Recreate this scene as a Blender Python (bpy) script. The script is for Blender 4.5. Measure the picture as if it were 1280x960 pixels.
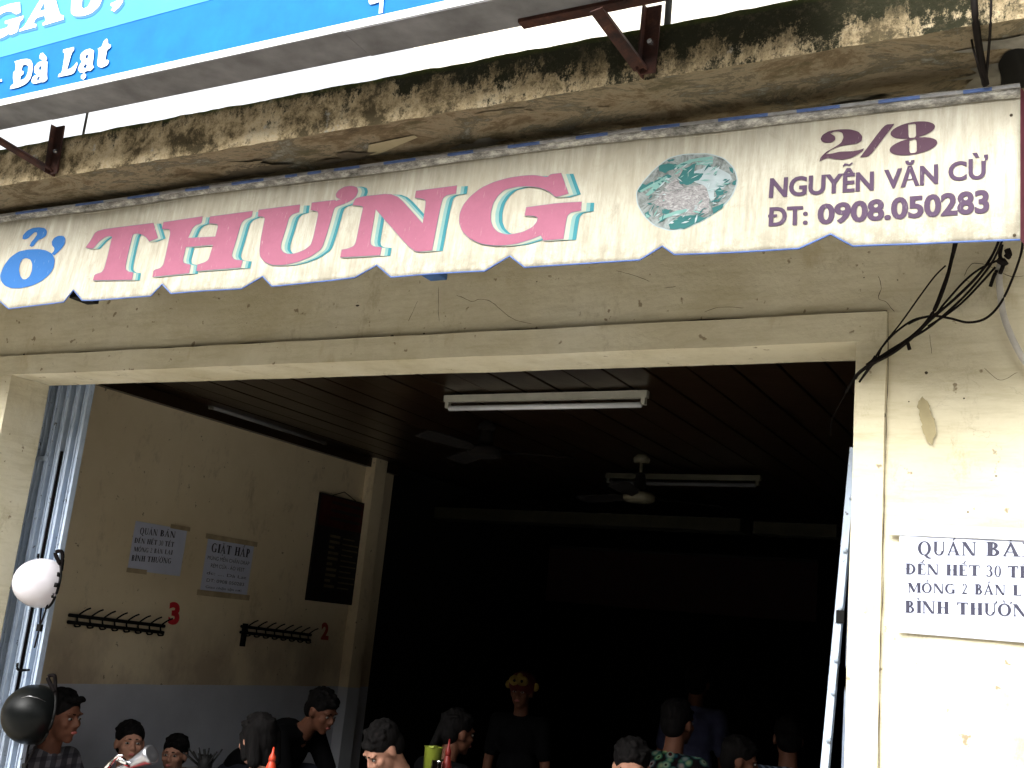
import bpy, bmesh, math, random
from mathutils import Vector, Matrix, noise
from mathutils.geometry import tessellate_polygon
R = math.radians
random.seed(7)
for o in list(bpy.data.objects):
    bpy.data.objects.remove(o)
S = bpy.context.scene
COL = S.collection

# ------------------------------------------------------------------ camera
EYE = 1.6
FPX = 1373.0
MR = ((0.87801347, 0.46888915, 0.09610053),
      (-0.02161686, 0.23942179, -0.97067498),
      (-0.47814753, 0.85018831, 0.22035147))
cam = bpy.data.cameras.new("camera")
cam.sensor_width = 36
cam.lens = FPX / 1280 * 36
cam.clip_start = .05
cam.clip_end = 400
camo = bpy.data.objects.new("camera", cam)
COL.objects.link(camo)
rt, dn, fw = (Vector(v).normalized() for v in MR)
m = Matrix((rt, -dn, -fw)).transposed().to_4x4()
m.translation = Vector((0, 0, EYE))
camo.matrix_world = m
S.camera = camo

# ------------------------------------------------------------------ sky, sun, exposure
SUN_EL, SUN_AZ = R(38), R(192)       # overcast, brighter from the street side
w = bpy.data.worlds.new("World")
S.world = w
w.use_nodes = True
nt = w.node_tree
bg = nt.nodes["Background"]
sky = nt.nodes.new("ShaderNodeTexSky")
sky.sky_type = 'NISHITA'
sky.sun_disc = False
sky.sun_elevation = SUN_EL
sky.sun_rotation = SUN_AZ
sky.air_density = 1.2
sky.dust_density = 6.0
sky.ozone_density = .6
hsv = nt.nodes.new("ShaderNodeHueSaturation")
hsv.inputs['Saturation'].default_value = .08
nt.links.new(sky.outputs[0], hsv.inputs['Color'])
nt.links.new(hsv.outputs[0], bg.inputs['Color'])
bg.inputs['Strength'].default_value = .15
sl = bpy.data.lights.new("sun", 'SUN')
sl.energy = 1.0
sl.angle = R(62)
sl.color = (1, .97, .86)
so = bpy.data.objects.new("sun", sl)
COL.objects.link(so)
d = Vector((math.sin(SUN_AZ) * math.cos(SUN_EL), math.cos(SUN_AZ) * math.cos(SUN_EL), math.sin(SUN_EL)))
so.rotation_euler = d.to_track_quat('Z', 'Y').to_euler()
S.view_settings.view_transform = 'Standard'
S.view_settings.look = 'None'
S.view_settings.exposure = 1.65
S.view_settings.gamma = 1
S.render.engine = 'CYCLES'
S.cycles.max_bounces = 8
S.cycles.diffuse_bounces = 4

# ------------------------------------------------------------------ pixel ray helpers (points on real planes)
def ray(px, py):
    return rt * ((px - 640) / FPX) + dn * ((py - 480) / FPX) + fw
def PY(px, py, Y):
    r = ray(px, py); v = r * (Y / r.y); return Vector((v.x, v.y, v.z + EYE))
def PXX(px, py, X):
    r = ray(px, py); v = r * (X / r.x); return Vector((v.x, v.y, v.z + EYE))
def PZ(px, py, Z):
    r = ray(px, py); v = r * ((Z - EYE) / r.z); return Vector((v.x, v.y, v.z + EYE))
def PD(px, py, D):
    v = ray(px, py) * D; return Vector((v.x, v.y, v.z + EYE))

# ------------------------------------------------------------------ node materials
class N:
    def __init__(s, name):
        s.m = bpy.data.materials.new(name); s.m.use_nodes = True
        s.t = s.m.node_tree; s.b = s.t.nodes["Principled BSDF"]
        s.tc = s.t.nodes.new("ShaderNodeTexCoord")
    def n(s, ty, **k):
        x = s.t.nodes.new(ty)
        for a, b in k.items(): setattr(x, a, b)
        return x
    def l(s, a, b): s.t.links.new(a, b)
    def mapc(s, scale=(1, 1, 1), loc=(0, 0, 0), rot=(0, 0, 0)):
        mp = s.n("ShaderNodeMapping"); mp.inputs['Scale'].default_value = scale
        mp.inputs['Location'].default_value = loc; mp.inputs['Rotation'].default_value = rot
        s.l(s.tc.outputs['Object'], mp.inputs[0]); return mp.outputs[0]
    def noise(s, scale, detail=6, rough=.6, vec=None, dist=0):
        x = s.n("ShaderNodeTexNoise"); x.inputs['Scale'].default_value = scale
        x.inputs['Detail'].default_value = detail; x.inputs['Roughness'].default_value = rough
        x.inputs['Distortion'].default_value = dist
        s.l(vec if vec is not None else s.tc.outputs['Object'], x.inputs['Vector']); return x.outputs[0]
    def ramp(s, fac, stops, interp='LINEAR'):
        x = s.n("ShaderNodeValToRGB"); x.color_ramp.interpolation = interp
        e = x.color_ramp.elements
        while len(e) < len(stops): e.new(.5)
        for i, (p, c) in enumerate(stops):
            e[i].position = p
            e[i].color = (c, c, c, 1) if isinstance(c, (int, float)) else (*c, 1)
        s.l(fac, x.inputs[0]); return x.outputs[0]
    def mix(s, fac, a, b, mode='MIX'):
        x = s.n("ShaderNodeMix", data_type='RGBA', blend_type=mode)
        if isinstance(fac, (int, float)): x.inputs[0].default_value = fac
        else: s.l(fac, x.inputs[0])
        for v, i in ((a, 6), (b, 7)):
            if isinstance(v, (tuple, list)): x.inputs[i].default_value = (*v, 1)
            else: s.l(v, x.inputs[i])
        return x.outputs[2]
    def math(s, op, a, b=0):
        x = s.n("ShaderNodeMath", operation=op)
        for v, i in ((a, 0), (b, 1)):
            if isinstance(v, (int, float)): x.inputs[i].default_value = v
            else: s.l(v, x.inputs[i])
        return x.outputs[0]
    def sep(s):
        x = s.n("ShaderNodeSeparateXYZ"); s.l(s.tc.outputs['Object'], x.inputs[0]); return x.outputs
    def bump(s, h, strength=.3, dist=.01):
        x = s.n("ShaderNodeBump"); x.inputs['Strength'].default_value = strength
        x.inputs['Distance'].default_value = dist
        s.l(h, x.inputs['Height']); s.l(x.outputs[0], s.b.inputs['Normal'])
    def done(s, col, rough=.8, metal=0, spec=.3):
        if isinstance(col, (tuple, list)): s.b.inputs['Base Color'].default_value = (*col, 1)
        else: s.l(col, s.b.inputs['Base Color'])
        if isinstance(rough, (int, float)): s.b.inputs['Roughness'].default_value = rough
        else: s.l(rough, s.b.inputs['Roughness'])
        s.b.inputs['Metallic'].default_value = metal
        s.b.inputs['Specular IOR Level'].default_value = spec
        return s.m

def simple(name, c, rough=.6, metal=0, var=.25, scale=14, spec=.3, bump=0):
    n = N(name)
    f = n.noise(scale, 5)
    lo = tuple(x * (1 - var) for x in c); hi = tuple(min(1, x * (1 + var)) for x in c)
    if bump: n.bump(f, bump, .004)
    return n.done(n.ramp(f, [(.3, lo), (.7, hi)]), rough, metal, spec)

def mat_wall():
    n = N("cream_plaster")
    base = n.ramp(n.noise(1.6, 8, .65), [(.3, (.56, .505, .35)), (.55, (.64, .59, .44)), (.75, (.67, .635, .51))])
    x, y, z = n.sep()
    # grime drifting down from under the awning
    top = n.math('MULTIPLY', n.ramp(z, [(0, 0), (1, 1)]), 1)
    mr = n.n("ShaderNodeMapRange"); mr.inputs[1].default_value = 2.35; mr.inputs[2].default_value = 3.15
    n.l(z, mr.inputs[0])
    st = n.ramp(n.noise(5, 8, .7, n.mapc((1.2, 1, .35))), [(.38, 0), (.7, 1)])
    g = n.math('MULTIPLY', mr.outputs[0], n.math('ADD', n.math('MULTIPLY', st, .42), -.06))
    c = n.mix(g, base, (.30, .235, .13))
    # horizontal brush wear
    br = n.ramp(n.noise(3.0, 9, .75, n.mapc((1, 1, 7))), [(.46, 0), (.72, .6)])
    c = n.mix(br, c, (.40, .35, .21))
    c = n.mix(n.ramp(n.noise(1.1, 8, .72, n.mapc((1, 1, .8), (2, 0, 4)), .6), [(.5, 0), (.68, .5)]), c, (.40, .34, .20))
    c = n.mix(n.ramp(n.noise(7, 10, .8, n.mapc((1, 1, .5), (5, 0, 2))), [(.56, 0), (.66, .5)]), c, (.33, .28, .17))
    # small stains and specks
    c = n.mix(n.ramp(n.noise(26, 3, .5), [(.69, 0), (.73, .8)]), c, (.2, .15, .09))
    c = n.mix(n.ramp(n.noise(4.2, 5, .6, n.mapc((1.5, 1, .6), (3.1, 0, 1.7))), [(.62, 0), (.72, .55)]), c, (.40, .32, .17))
    # hairline cracks, only in patches
    v = n.n("ShaderNodeTexVoronoi", feature='DISTANCE_TO_EDGE'); v.inputs['Scale'].default_value = 2.6
    wv = n.n("ShaderNodeVectorMath", operation='ADD')
    nz = n.n("ShaderNodeTexNoise"); nz.inputs['Scale'].default_value = 5; nz.inputs['Detail'].default_value = 8
    n.l(n.tc.outputs['Object'], nz.inputs['Vector'])
    sc = n.n("ShaderNodeVectorMath", operation='SCALE'); sc.inputs['Scale'].default_value = .45
    n.l(nz.outputs['Color'], sc.inputs[0]); n.l(sc.outputs[0], wv.inputs[1]); n.l(n.tc.outputs['Object'], wv.inputs[0])
    n.l(wv.outputs[0], v.inputs['Vector'])
    cr = n.ramp(v.outputs['Distance'], [(0, .6), (.004, 0)])
    cr = n.math('MULTIPLY', cr, n.ramp(n.noise(1.9, 3), [(.6, 0), (.66, .5)]))
    c = n.mix(cr, c, (.12, .09, .05))
    h = n.math('ADD', n.noise(9, 8, .7), n.math('MULTIPLY', n.noise(60, 4, .6), .25))
    n.bump(h, .35, .012)
    return n.done(c, .9, spec=.15)

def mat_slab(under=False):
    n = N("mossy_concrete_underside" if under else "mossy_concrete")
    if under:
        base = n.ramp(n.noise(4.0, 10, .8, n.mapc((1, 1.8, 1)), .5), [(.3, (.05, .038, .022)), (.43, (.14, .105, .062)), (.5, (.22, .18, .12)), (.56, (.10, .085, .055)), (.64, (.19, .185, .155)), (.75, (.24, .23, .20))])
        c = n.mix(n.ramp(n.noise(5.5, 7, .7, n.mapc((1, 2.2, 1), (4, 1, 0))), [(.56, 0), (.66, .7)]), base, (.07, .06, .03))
    else:
        base = n.ramp(n.noise(7, 10, .8), [(.40, (.10, .08, .045)), (.48, (.38, .30, .18)), (.54, (.58, .47, .30)), (.64, (.64, .56, .40))])
        base = n.mix(n.ramp(n.noise(5, 6, .7, n.mapc((1, 1, 1), (9, 2, 1))), [(.6, 0), (.66, .8)]), base, (.48, .49, .47))
        x, y, z = n.sep()
        mr = n.n("ShaderNodeMapRange"); mr.inputs[1].default_value = 3.19; mr.inputs[2].default_value = 3.33
        n.l(z, mr.inputs[0])
        mx = n.n("ShaderNodeMapRange"); mx.inputs[1].default_value = -2.6; mx.inputs[2].default_value = -1.2
        mx.inputs[3].default_value = -.035; mx.inputs[4].default_value = .08
        n.l(x, mx.inputs[0])
        f = n.math('ADD', n.math('ADD', n.math('MULTIPLY', n.noise(7, 10, .85), .6), n.math('MULTIPLY', n.noise(13, 10, .85, n.mapc((1, 1, .35), (3, 0, 1))), .4)), n.math('MULTIPLY', mr.outputs[0], .16))
        f = n.math('ADD', f, mx.outputs[0])
        c = n.mix(n.ramp(f, [(.565, 0), (.62, 1)]), base, (.022, .022, .012))
        c = n.mix(n.ramp(n.noise(26, 9, .85), [(.52, 0), (.6, .8)]), c, (.06, .05, .03))
        edge = n.n("ShaderNodeMapRange"); edge.inputs[1].default_value = 3.292; edge.inputs[2].default_value = 3.308
        n.l(z, edge.inputs[0])
        c = n.mix(n.math('MULTIPLY', edge.outputs[0], n.ramp(n.noise(20, 4), [(.35, .3), (.6, 1)])), c, (.045, .06, .012))
    n.bump(n.noise(24, 9, .75), .7, .015)
    return n.done(c, .95, spec=.1)

def mat_cloth():
    n = N("awning_canvas")
    base = n.ramp(n.noise(3, 6), [(.3, (.40, .38, .30)), (.7, (.49, .47, .395))])
    x, y, z = n.sep()
    mr = n.n("ShaderNodeMapRange"); mr.inputs[1].default_value = 2.88; mr.inputs[2].default_value = 3.08
    n.l(z, mr.inputs[0])
    st = n.ramp(n.noise(6, 7, .7, n.mapc((5, 1, .25))), [(.35, 0), (.75, 1)])
    p = n.math('POWER', mr.outputs[0], 1.5)
    c = n.mix(n.math('MULTIPLY', p, n.math('ADD', n.math('MULTIPLY', st, .95), .08)), base, (.17, .155, .12))
    c = n.mix(n.ramp(n.noise(14, 8, .75, n.mapc((3, 1, .4), (2, 0, 0))), [(.42, 0), (.64, .85)]), c, (.28, .255, .195))
    c = n.mix(n.ramp(n.noise(9, 10, .85, n.mapc((1, 1, .8), (1, 0, 1)), .5), [(.54, 0), (.66, .7)]), c, (.25, .23, .175))
    c = n.mix(n.ramp(n.noise(2.2, 7, .7, n.mapc((1, 1, 1.4), (7, 0, 1)), .8), [(.48, 0), (.66, .6)]), c, (.34, .31, .235))
    # grubby hem
    mb = n.n("ShaderNodeMapRange"); mb.inputs[1].default_value = 2.78; mb.inputs[2].default_value = 2.68
    n.l(z, mb.inputs[0])
    c = n.mix(n.math('MULTIPLY', mb.outputs[0], n.ramp(n.noise(13, 9, .8), [(.44, 0), (.58, .8)])), c, (.22, .20, .15))
    n.bump(n.noise(11, 5, .6, n.mapc((3, 1, .8))), .3, .01)
    return n.done(c, .75, spec=.25)

def mat_mould():
    n = N("mouldy_canvas_roll")
    c = n.ramp(n.noise(22, 9, .8, n.mapc((.7, 1, 2))), [(.36, (.07, .07, .06)), (.5, (.26, .25, .23)), (.62, (.55, .54, .48))])
    n.bump(n.noise(20, 6), .4, .006)
    return n.done(c, .85)

def mat_print(name, c, dirt=.35):
    n = N(name)
    f = n.ramp(n.noise(16, 8, .75), [(.4, 0), (.75, dirt)])
    c2 = n.mix(f, c, tuple(x * .55 for x in c))
    c2 = n.mix(n.ramp(n.noise(40, 5, .7, n.mapc((3, 1, .6))), [(.62, 0), (.75, .3)]), c2, (.7, .68, .6))
    return n.done(c2, .7, spec=.25)

M = {}
M['wall'] = mat_wall()
M['slab'] = mat_slab(); M['under'] = mat_slab(True)
M['cloth'] = mat_cloth(); M['mould'] = mat_mould()
M['pink'] = mat_print('faded_pink_print', (.29, .095, .15))
M['teal'] = mat_print('teal_print', (.03, .19, .225), .2)
M['teal2'] = mat_print('pale_teal_print', (.17, .31, .30), .2)
M['teal3'] = mat_print('cream_teal_print', (.36, .385, .31), .2)
M['outl'] = mat_print('slate_print', (.16, .17, .22), .1)
M['blue'] = mat_print('faded_blue_print', (.018, .115, .34), .2)
M['purple'] = mat_print('faded_purple_print', (.058, .032, .066), .1)
M['plum'] = mat_print('dark_plum_print', (.055, .022, .04), .15)
M['piping'] = simple('blue_piping', (.07, .12, .30), .6)
M['rust'] = None
def mat_rust():
    n = N("rusty_paint_steel")
    c = n.ramp(n.noise(18, 8, .7), [(.35, (.012, .005, .004)), (.55, (.04, .013, .008)), (.72, (.10, .04, .02))])
    n.bump(n.noise(60, 5), .4, .003)
    return n.done(c, .75, .1)
M['rust'] = mat_rust()
M['greymetal'] = simple('dusty_grey_sheet', (.13, .13, .135), .7, .1, .35, 7)
M['cyanface'] = simple('cyan_vinyl', (.04, .27, .62), .6, 0, .06, 9)
M['blueface'] = simple('bright_blue_vinyl', (.002, .13, .45), .6, 0, .12, 9, .12)
M['deepblue'] = simple('shadow_blue_vinyl', (.02, .16, .52), .35, 0, .05, 9)
M['whitevinyl'] = simple('white_vinyl', (.85, .86, .87), .4, 0, .03, 9)
M['palestrip'] = simple('pale_blue_vinyl', (.45, .66, .85), .4, 0, .03, 9)
M['paper'] = simple('white_paper', (.56, .60, .74), .6, 0, .05, 6)
M['tape'] = simple('yellowed_tape', (.40, .32, .20), .3, 0, .25, 12)
M['cleartape'] = simple('glossy_clear_tape', (.56, .56, .53), .2, 0, .12, 18)
M['ink'] = simple('black_ink', (.035, .035, .06), .6, 0, .1)
M['black'] = simple('black_plastic', (.006, .006, .006), .6, spec=.1)
M['wire'] = simple('black_cable', (.008, .006, .005), .7, 0, .4, 30, .08)
M['pipe'] = simple('grey_pvc_pipe', (.42, .40, .36), .5, 0, .2)
def mat_innerwall():
    n = N("interior_wall_paint")
    x, y, z = n.sep()
    c = n.ramp(n.noise(1.5, 7, .65), [(.3, (.66, .55, .36)), (.7, (.76, .655, .46))])
    sm = n.noise(2.6, 5, .6, n.mapc((1, 1, .6), (0, 5, 3)))
    mz = n.n("ShaderNodeMapRange"); mz.inputs[1].default_value = 1.55; mz.inputs[2].default_value = 1.25
    n.l(z, mz.inputs[0])
    c = n.mix(n.math('MULTIPLY', mz.outputs[0], n.ramp(sm, [(.42, 0), (.62, .6)])), c, (.30, .22, .165))
    c = n.mix(n.ramp(n.noise(5, 9, .8, n.mapc((1, 1, .5), (3, 1, 0))), [(.55, 0), (.68, .5)]), c, (.34, .26, .17))
    c = n.mix(n.ramp(n.noise(22, 4, .6), [(.68, 0), (.72, .7)]), c, (.14, .10, .07))
    dado = n.math('LESS_THAN', n.math('ADD', z, n.math('MULTIPLY', n.noise(3, 2), .008)), 1.092)
    g = n.ramp(n.noise(3, 6), [(.3, (.44, .455, .50)), (.7, (.54, .555, .60))])
    c = n.mix(dado, c, g)
    n.bump(n.noise(30, 5), .15, .005)
    return n.done(c, .75, spec=.2)
M['inner'] = mat_innerwall()
M['dark'] = simple('dark_back_wall', (.004, .003, .0025), .9, 0, .3, 2)  # near-black colour stands in for the gloom inside the room
M['beam'] = simple('shade_dark_beam_paint', (.022, .020, .010), .8)  # cream beam darkened in colour for the shade at the back
M['ceil'] = None
def mat_plank():
    n = N("varnished_ceiling_plank")
    c = n.ramp(n.noise(4, 8, .7, n.mapc((14, .8, 1))), [(.3, (.014, .008, .004)), (.7, (.034, .020, .011))])
    n.bump(n.noise(3.2, 3), .25, .02)
    return n.done(c, .30, spec=.3)
M['ceil'] = mat_plank()
def mat_gate():
    n = N("pale_blue_gate_paint")
    c = n.ramp(n.noise(7, 7, .7), [(.3, (.34, .42, .54)), (.7, (.46, .54, .65))])
    c = n.mix(n.ramp(n.noise(34, 5, .7), [(.63, 0), (.68, .8)]), c, (.06, .045, .04))
    c = n.mix(n.ramp(n.noise(9, 6, .7, n.mapc((4, 4, .7))), [(.55, 0), (.75, .5)]), c, (.14, .15, .17))
    return n.done(c, .55, .1, .4)
M['gate'] = mat_gate()
M['steel'] = simple('brushed_steel', (.55, .56, .58), .25, .9, .2)
M['tube'] = simple('white_tube_glass', (.78, .80, .82), .25, 0, .02)
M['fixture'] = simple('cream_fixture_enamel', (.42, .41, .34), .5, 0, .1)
M['wallfix'] = simple('shade_dark_fixture', (.16, .15, .12), .7, 0, .1)  # wall lamp enamel, darkened in colour for the shade there
M['walltube'] = simple('shade_dark_tube_glass', (.20, .20, .20), .5, 0, .1)  # its tube, darkened the same way for shade
M['dimfix'] = simple('deep_shade_fixture_enamel', (.09, .085, .055), .6, 0, .1)  # back lamp enamel, shade deep in the room put into the colour
M['dimtube'] = simple('deep_shade_tube_glass', (.10, .10, .105), .5, 0, .1)  # back tube, coloured dark for the same shade
M['fan'] = simple('cream_fan_enamel', (.15, .135, .09), .5, 0, .15)
M['fandark'] = simple('brown_fan_blade', (.007, .005, .004), .95)
M['redpaint'] = simple('red_stencil_paint', (.50, .02, .03), .6, 0, .15)
M['redpaint2'] = simple('dull_red_stencil_paint', (.34, .05, .03), .6, 0, .2)
M['board'] = simple('dark_menu_vinyl', (.012, .010, .010), .6, 0, .3)
M['boardred'] = simple('dark_red_menu_vinyl', (.045, .007, .005), .7)
M['boardtxt'] = simple('faded_yellow_menu_print', (.11, .09, .05), .6)
M['skin'] = simple('skin_tan', (.10, .038, .02), .7, 0, .12, 20)
M['skin2'] = simple('skin_light', (.30, .15, .10), .7, 0, .1, 20)
def mat_hair():
    n = N("black_hair")
    f = n.noise(60, 4, .6, n.mapc((1, 1, .2)))
    n.bump(f, .8, .006)
    return n.done(n.ramp(f, [(.3, (.002, .002, .002)), (.7, (.007, .006, .006))]), .8, spec=.06)
M['hair'] = mat_hair()
M['shirtred'] = simple('red_jersey', (.30, .012, .015), .85, spec=.03)
M['shirtblack'] = simple('black_cotton', (.004, .004, .0045), .9, spec=.03)
M['shirtdark'] = simple('charcoal_cotton', (.010, .010, .012), .9, spec=.03)
M['shirtblue'] = simple('pale_blue_shirt', (.05, .055, .11), .9)
M['shirtgreen'] = simple('grey_green_shirt', (.10, .13, .11), .85, spec=.03)
M['trousers'] = simple('dark_trousers', (.02, .022, .03), .9, spec=.03)
M['eyewhite'] = simple('eye_white', (.22, .2, .18), .3, 0, .02)
M['eyedark'] = simple('eye_dark', (.01, .008, .006), .2)
M['lips'] = simple('lips', (.34, .10, .09), .5)
def mat_plaid(name, a, b, c3, sc=26):
    n = N(name)
    x, y, z = n.sep()
    fx = n.math('GREATER_THAN', n.math('SINE', n.math('MULTIPLY', n.math('ADD', x, y), sc * 4)), .2)
    fz = n.math('GREATER_THAN', n.math('SINE', n.math('MULTIPLY', z, sc * 5)), .3)
    c = n.mix(fx, a, b); c = n.mix(n.math('MULTIPLY', fz, .6), c, c3)
    return n.done(c, .85)
M['plaid'] = mat_plaid('grey_check_shirt', (.05, .05, .06), (.15, .15, .17), (.02, .02, .03))
M['plaidblue'] = mat_plaid('blue_check_shirt', (.02, .03, .05), (.13, .17, .25), (.02, .02, .03), 34)
def mat_floral():
    n = N("floral_blouse")
    v = n.n("ShaderNodeTexVoronoi"); v.inputs['Scale'].default_value = 20
    n.l(n.tc.outputs['Object'], v.inputs['Vector'])
    c = n.ramp(v.outputs['Distance'], [(.0, (.45, .02, .04)), (.16, (.01, .01, .012)), (.26, (.5, .55, .42)), (.5, (.06, .20, .18)), (.62, (.02, .015, .02))])
    hs = n.mix(.45, c, v.outputs['Color'], 'MULTIPLY')
    hs = n.mix(1.0, hs, (.3, .3, .3), 'MULTIPLY')
    return n.done(hs, .9, spec=.03)
M['floral'] = mat_floral()
M['capyellow'] = simple('yellow_knit', (.16, .105, .02), .9)
M['capred'] = simple('red_knit', (.06, .006, .005), .9)
M['helmwhite'] = simple('white_helmet_shell', (.52, .50, .54), .15, 0, .02, 5, .6)
M['helmblack'] = simple('black_helmet_shell', (.003, .0035, .0035), .33, 0, .2, 3, .10)
M['strap'] = simple('black_webbing', (.005, .004, .004), .9, spec=.03)
M['chrome'] = simple('chrome', (.75, .75, .77), .08, 1, .05)
M['silver'] = simple('satin_silver', (.4, .4, .43), .3, .9, .0)
M['sauce'] = simple('red_sauce_plastic', (.42, .04, .015), .35, 0, .1)
M['saucedark'] = simple('dark_red_sauce_plastic', (.12, .008, .006), .4, 0, .1)
M['green'] = simple('lime_green_plastic', (.20, .24, .03), .35, 0, .1)
M['plasticblue'] = simple('blue_stool_plastic', (.03, .10, .30), .5)
M['asphalt'] = simple('bounce_road_surface', (.20, .19, .175), .95, 0, .3, 30, bump=.4)  # unseen road, coloured pale to bounce light at the shop front
M['paving'] = simple('bounce_paving', (.50, .47, .42), .9, 0, .2, 4, bump=.2)  # unseen paving, kept pale so light bounces up the wall
M['tilefloor'] = simple('dark_floor_tile', (.012, .011, .010), .6, 0, .2, 3)
def mat_upper():
    n = N("pale_upper_wall")
    c = n.ramp(n.noise(1.5, 8, .7, n.mapc((1, 1, .5))), [(.3, (.70, .66, .55)), (.7, (.78, .75, .66))])
    c = n.mix(n.ramp(n.noise(9, 8, .7, n.mapc((2, 1, .4))), [(.55, 0), (.8, .35)]), c, (.4, .36, .27))
    n.bump(n.noise(20, 5), .2, .006)
    return n.done(c, .9)
M['upper'] = mat_upper()
M['crack'] = simple('black_crack_grime', (.05, .038, .025), .95)
M['patch'] = simple('bare_plaster_patch', (.27, .23, .14), .95, 0, .15, 8)
M['scar'] = simple('brown_wall_stain', (.30, .255, .145), .95, 0, .2, 12)

# ------------------------------------------------------------------ object helpers
def link(o, parent=None, label=None, cat=None, group=None, kind=None):
    COL.objects.link(o)
    if parent: o.parent = parent
    if label: o['label'] = label
    if cat: o['category'] = cat
    if group: o['group'] = group
    if kind: o['kind'] = kind
    return o
def empty(name, label, cat, group=None, loc=(0, 0, 0), kind=None):
    o = bpy.data.objects.new(name, None); o.location = loc; o.empty_display_size = .1
    return link(o, None, label, cat, group, kind)
def mesh(name, verts, faces, mat, parent=None, smooth=False, **k):
    me = bpy.data.meshes.new(name); me.from_pydata([tuple(v) for v in verts], [], faces)
    me.materials.append(mat)
    if smooth: me.polygons.foreach_set('use_smooth', [True] * len(me.polygons))
    me.update()
    o = bpy.data.objects.new(name, me)
    if parent is not None and parent.location.length > 0 and not k.pop('local', False):
        me.transform(Matrix.Translation(-parent.location))
    k.pop('local', None)
    return link(o, parent, **k)
def frombm(name, bm, mat, parent=None, smooth=False, **k):
    me = bpy.data.meshes.new(name); bm.to_mesh(me); bm.free()
    for mm in (mat if isinstance(mat, (list, tuple)) else [mat]): me.materials.append(mm)
    if smooth: me.polygons.foreach_set('use_smooth', [True] * len(me.polygons))
    if parent is not None and parent.location.length > 0 and not k.get('local'):
        me.transform(Matrix.Translation(-parent.location))
    k.pop('local', None)
    o = bpy.data.objects.new(name, me)
    return link(o, parent, **k)
def bm_box(bm, a, b, bevel=0, mi=0):
    x0, y0, z0 = a; x1, y1, z1 = b
    vs = [bm.verts.new(v) for v in ((x0, y0, z0), (x1, y0, z0), (x1, y1, z0), (x0, y1, z0), (x0, y0, z1), (x1, y0, z1), (x1, y1, z1), (x0, y1, z1))]
    fs = [bm.faces.new([vs[i] for i in f]) for f in ((3, 2, 1, 0), (4, 5, 6, 7), (0, 1, 5, 4), (1, 2, 6, 5), (2, 3, 7, 6), (3, 0, 4, 7))]
    for f in fs: f.material_index = mi
    if bevel:
        es = list({e for f in fs for e in f.edges})
        bmesh.ops.bevel(bm, geom=es, offset=bevel, segments=2, affect='EDGES', profile=.6)
def box(name, a, b, mat, parent=None, bevel=0, **k):
    bm = bmesh.new(); bm_box(bm, a, b, bevel); return frombm(name, bm, mat, parent, **k)
def bm_tube(bm, pts, r, seg=8, cap=True, radii=None):
    pts = [Vector(p) for p in pts]; rings = []
    for i, p in enumerate(pts):
        t = (pts[min(i + 1, len(pts) - 1)] - pts[max(i - 1, 0)]).normalized()
        up = Vector((0, 0, 1)) if abs(t.z) < .9 else Vector((1, 0, 0))
        a = t.cross(up).normalized(); b = t.cross(a).normalized()
        rr = radii[i] if radii else r
        rings.append([bm.verts.new(p + (a * math.cos(q * 2 * math.pi / seg) + b * math.sin(q * 2 * math.pi / seg)) * rr) for q in range(seg)])
    for i in range(len(rings) - 1):
        for q in range(seg):
            bm.faces.new((rings[i][q], rings[i][(q + 1) % seg], rings[i + 1][(q + 1) % seg], rings[i + 1][q]))
    if cap:
        bm.faces.new(rings[0][::-1]); bm.faces.new(rings[-1])
def tube(name, pts, r, mat, parent=None, seg=8, radii=None, **k):
    bm = bmesh.new(); bm_tube(bm, pts, r, seg, True, radii); return frombm(name, bm, mat, parent, True, **k)
def spline(pts, n=8):
    pts = [Vector(p) for p in pts]; out = []
    for i in range(len(pts) - 1):
        p0 = pts[max(i - 1, 0)]; p1 = pts[i]; p2 = pts[i + 1]; p3 = pts[min(i + 2, len(pts) - 1)]
        for j in range(n):
            t = j / n
            out.append(.5 * ((2 * p1) + (p2 - p0) * t + (2 * p0 - 5 * p1 + 4 * p2 - p3) * t * t + (3 * p1 - p0 - 3 * p2 + p3) * t ** 3))
    return out + [pts[-1]]
def bm_lathe(bm, prof, c, axis=Vector((0, 0, 1)), seg=20, mi=0):
    q = axis.to_track_quat('Z', 'Y'); c = Vector(c); rings = []
    for r, h in prof:
        rings.append([bm.verts.new(c + q @ Vector((r * math.cos(a * 2 * math.pi / seg), r * math.sin(a * 2 * math.pi / seg), h))) for a in range(seg)])
    for i in range(len(rings) - 1):
        for a in range(seg):
            f = bm.faces.new((rings[i][a], rings[i][(a + 1) % seg], rings[i + 1][(a + 1) % seg], rings[i + 1][a])); f.material_index = mi
    for rg in (rings[0][::-1], rings[-1]):
        try: bm.faces.new(rg).material_index = mi
        except ValueError: pass
def grid_disp(name, fn, nu, nv, mat, parent=None, smooth=True, **k):
    vs = [fn(i / nu, j / nv) for j in range(nv + 1) for i in range(nu + 1)]
    fs = [(j * (nu + 1) + i, j * (nu + 1) + i + 1, (j + 1) * (nu + 1) + i + 1, (j + 1) * (nu + 1) + i) for j in range(nv) for i in range(nu)]
    return mesh(name, vs, fs, mat, parent, smooth, **k)

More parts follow.
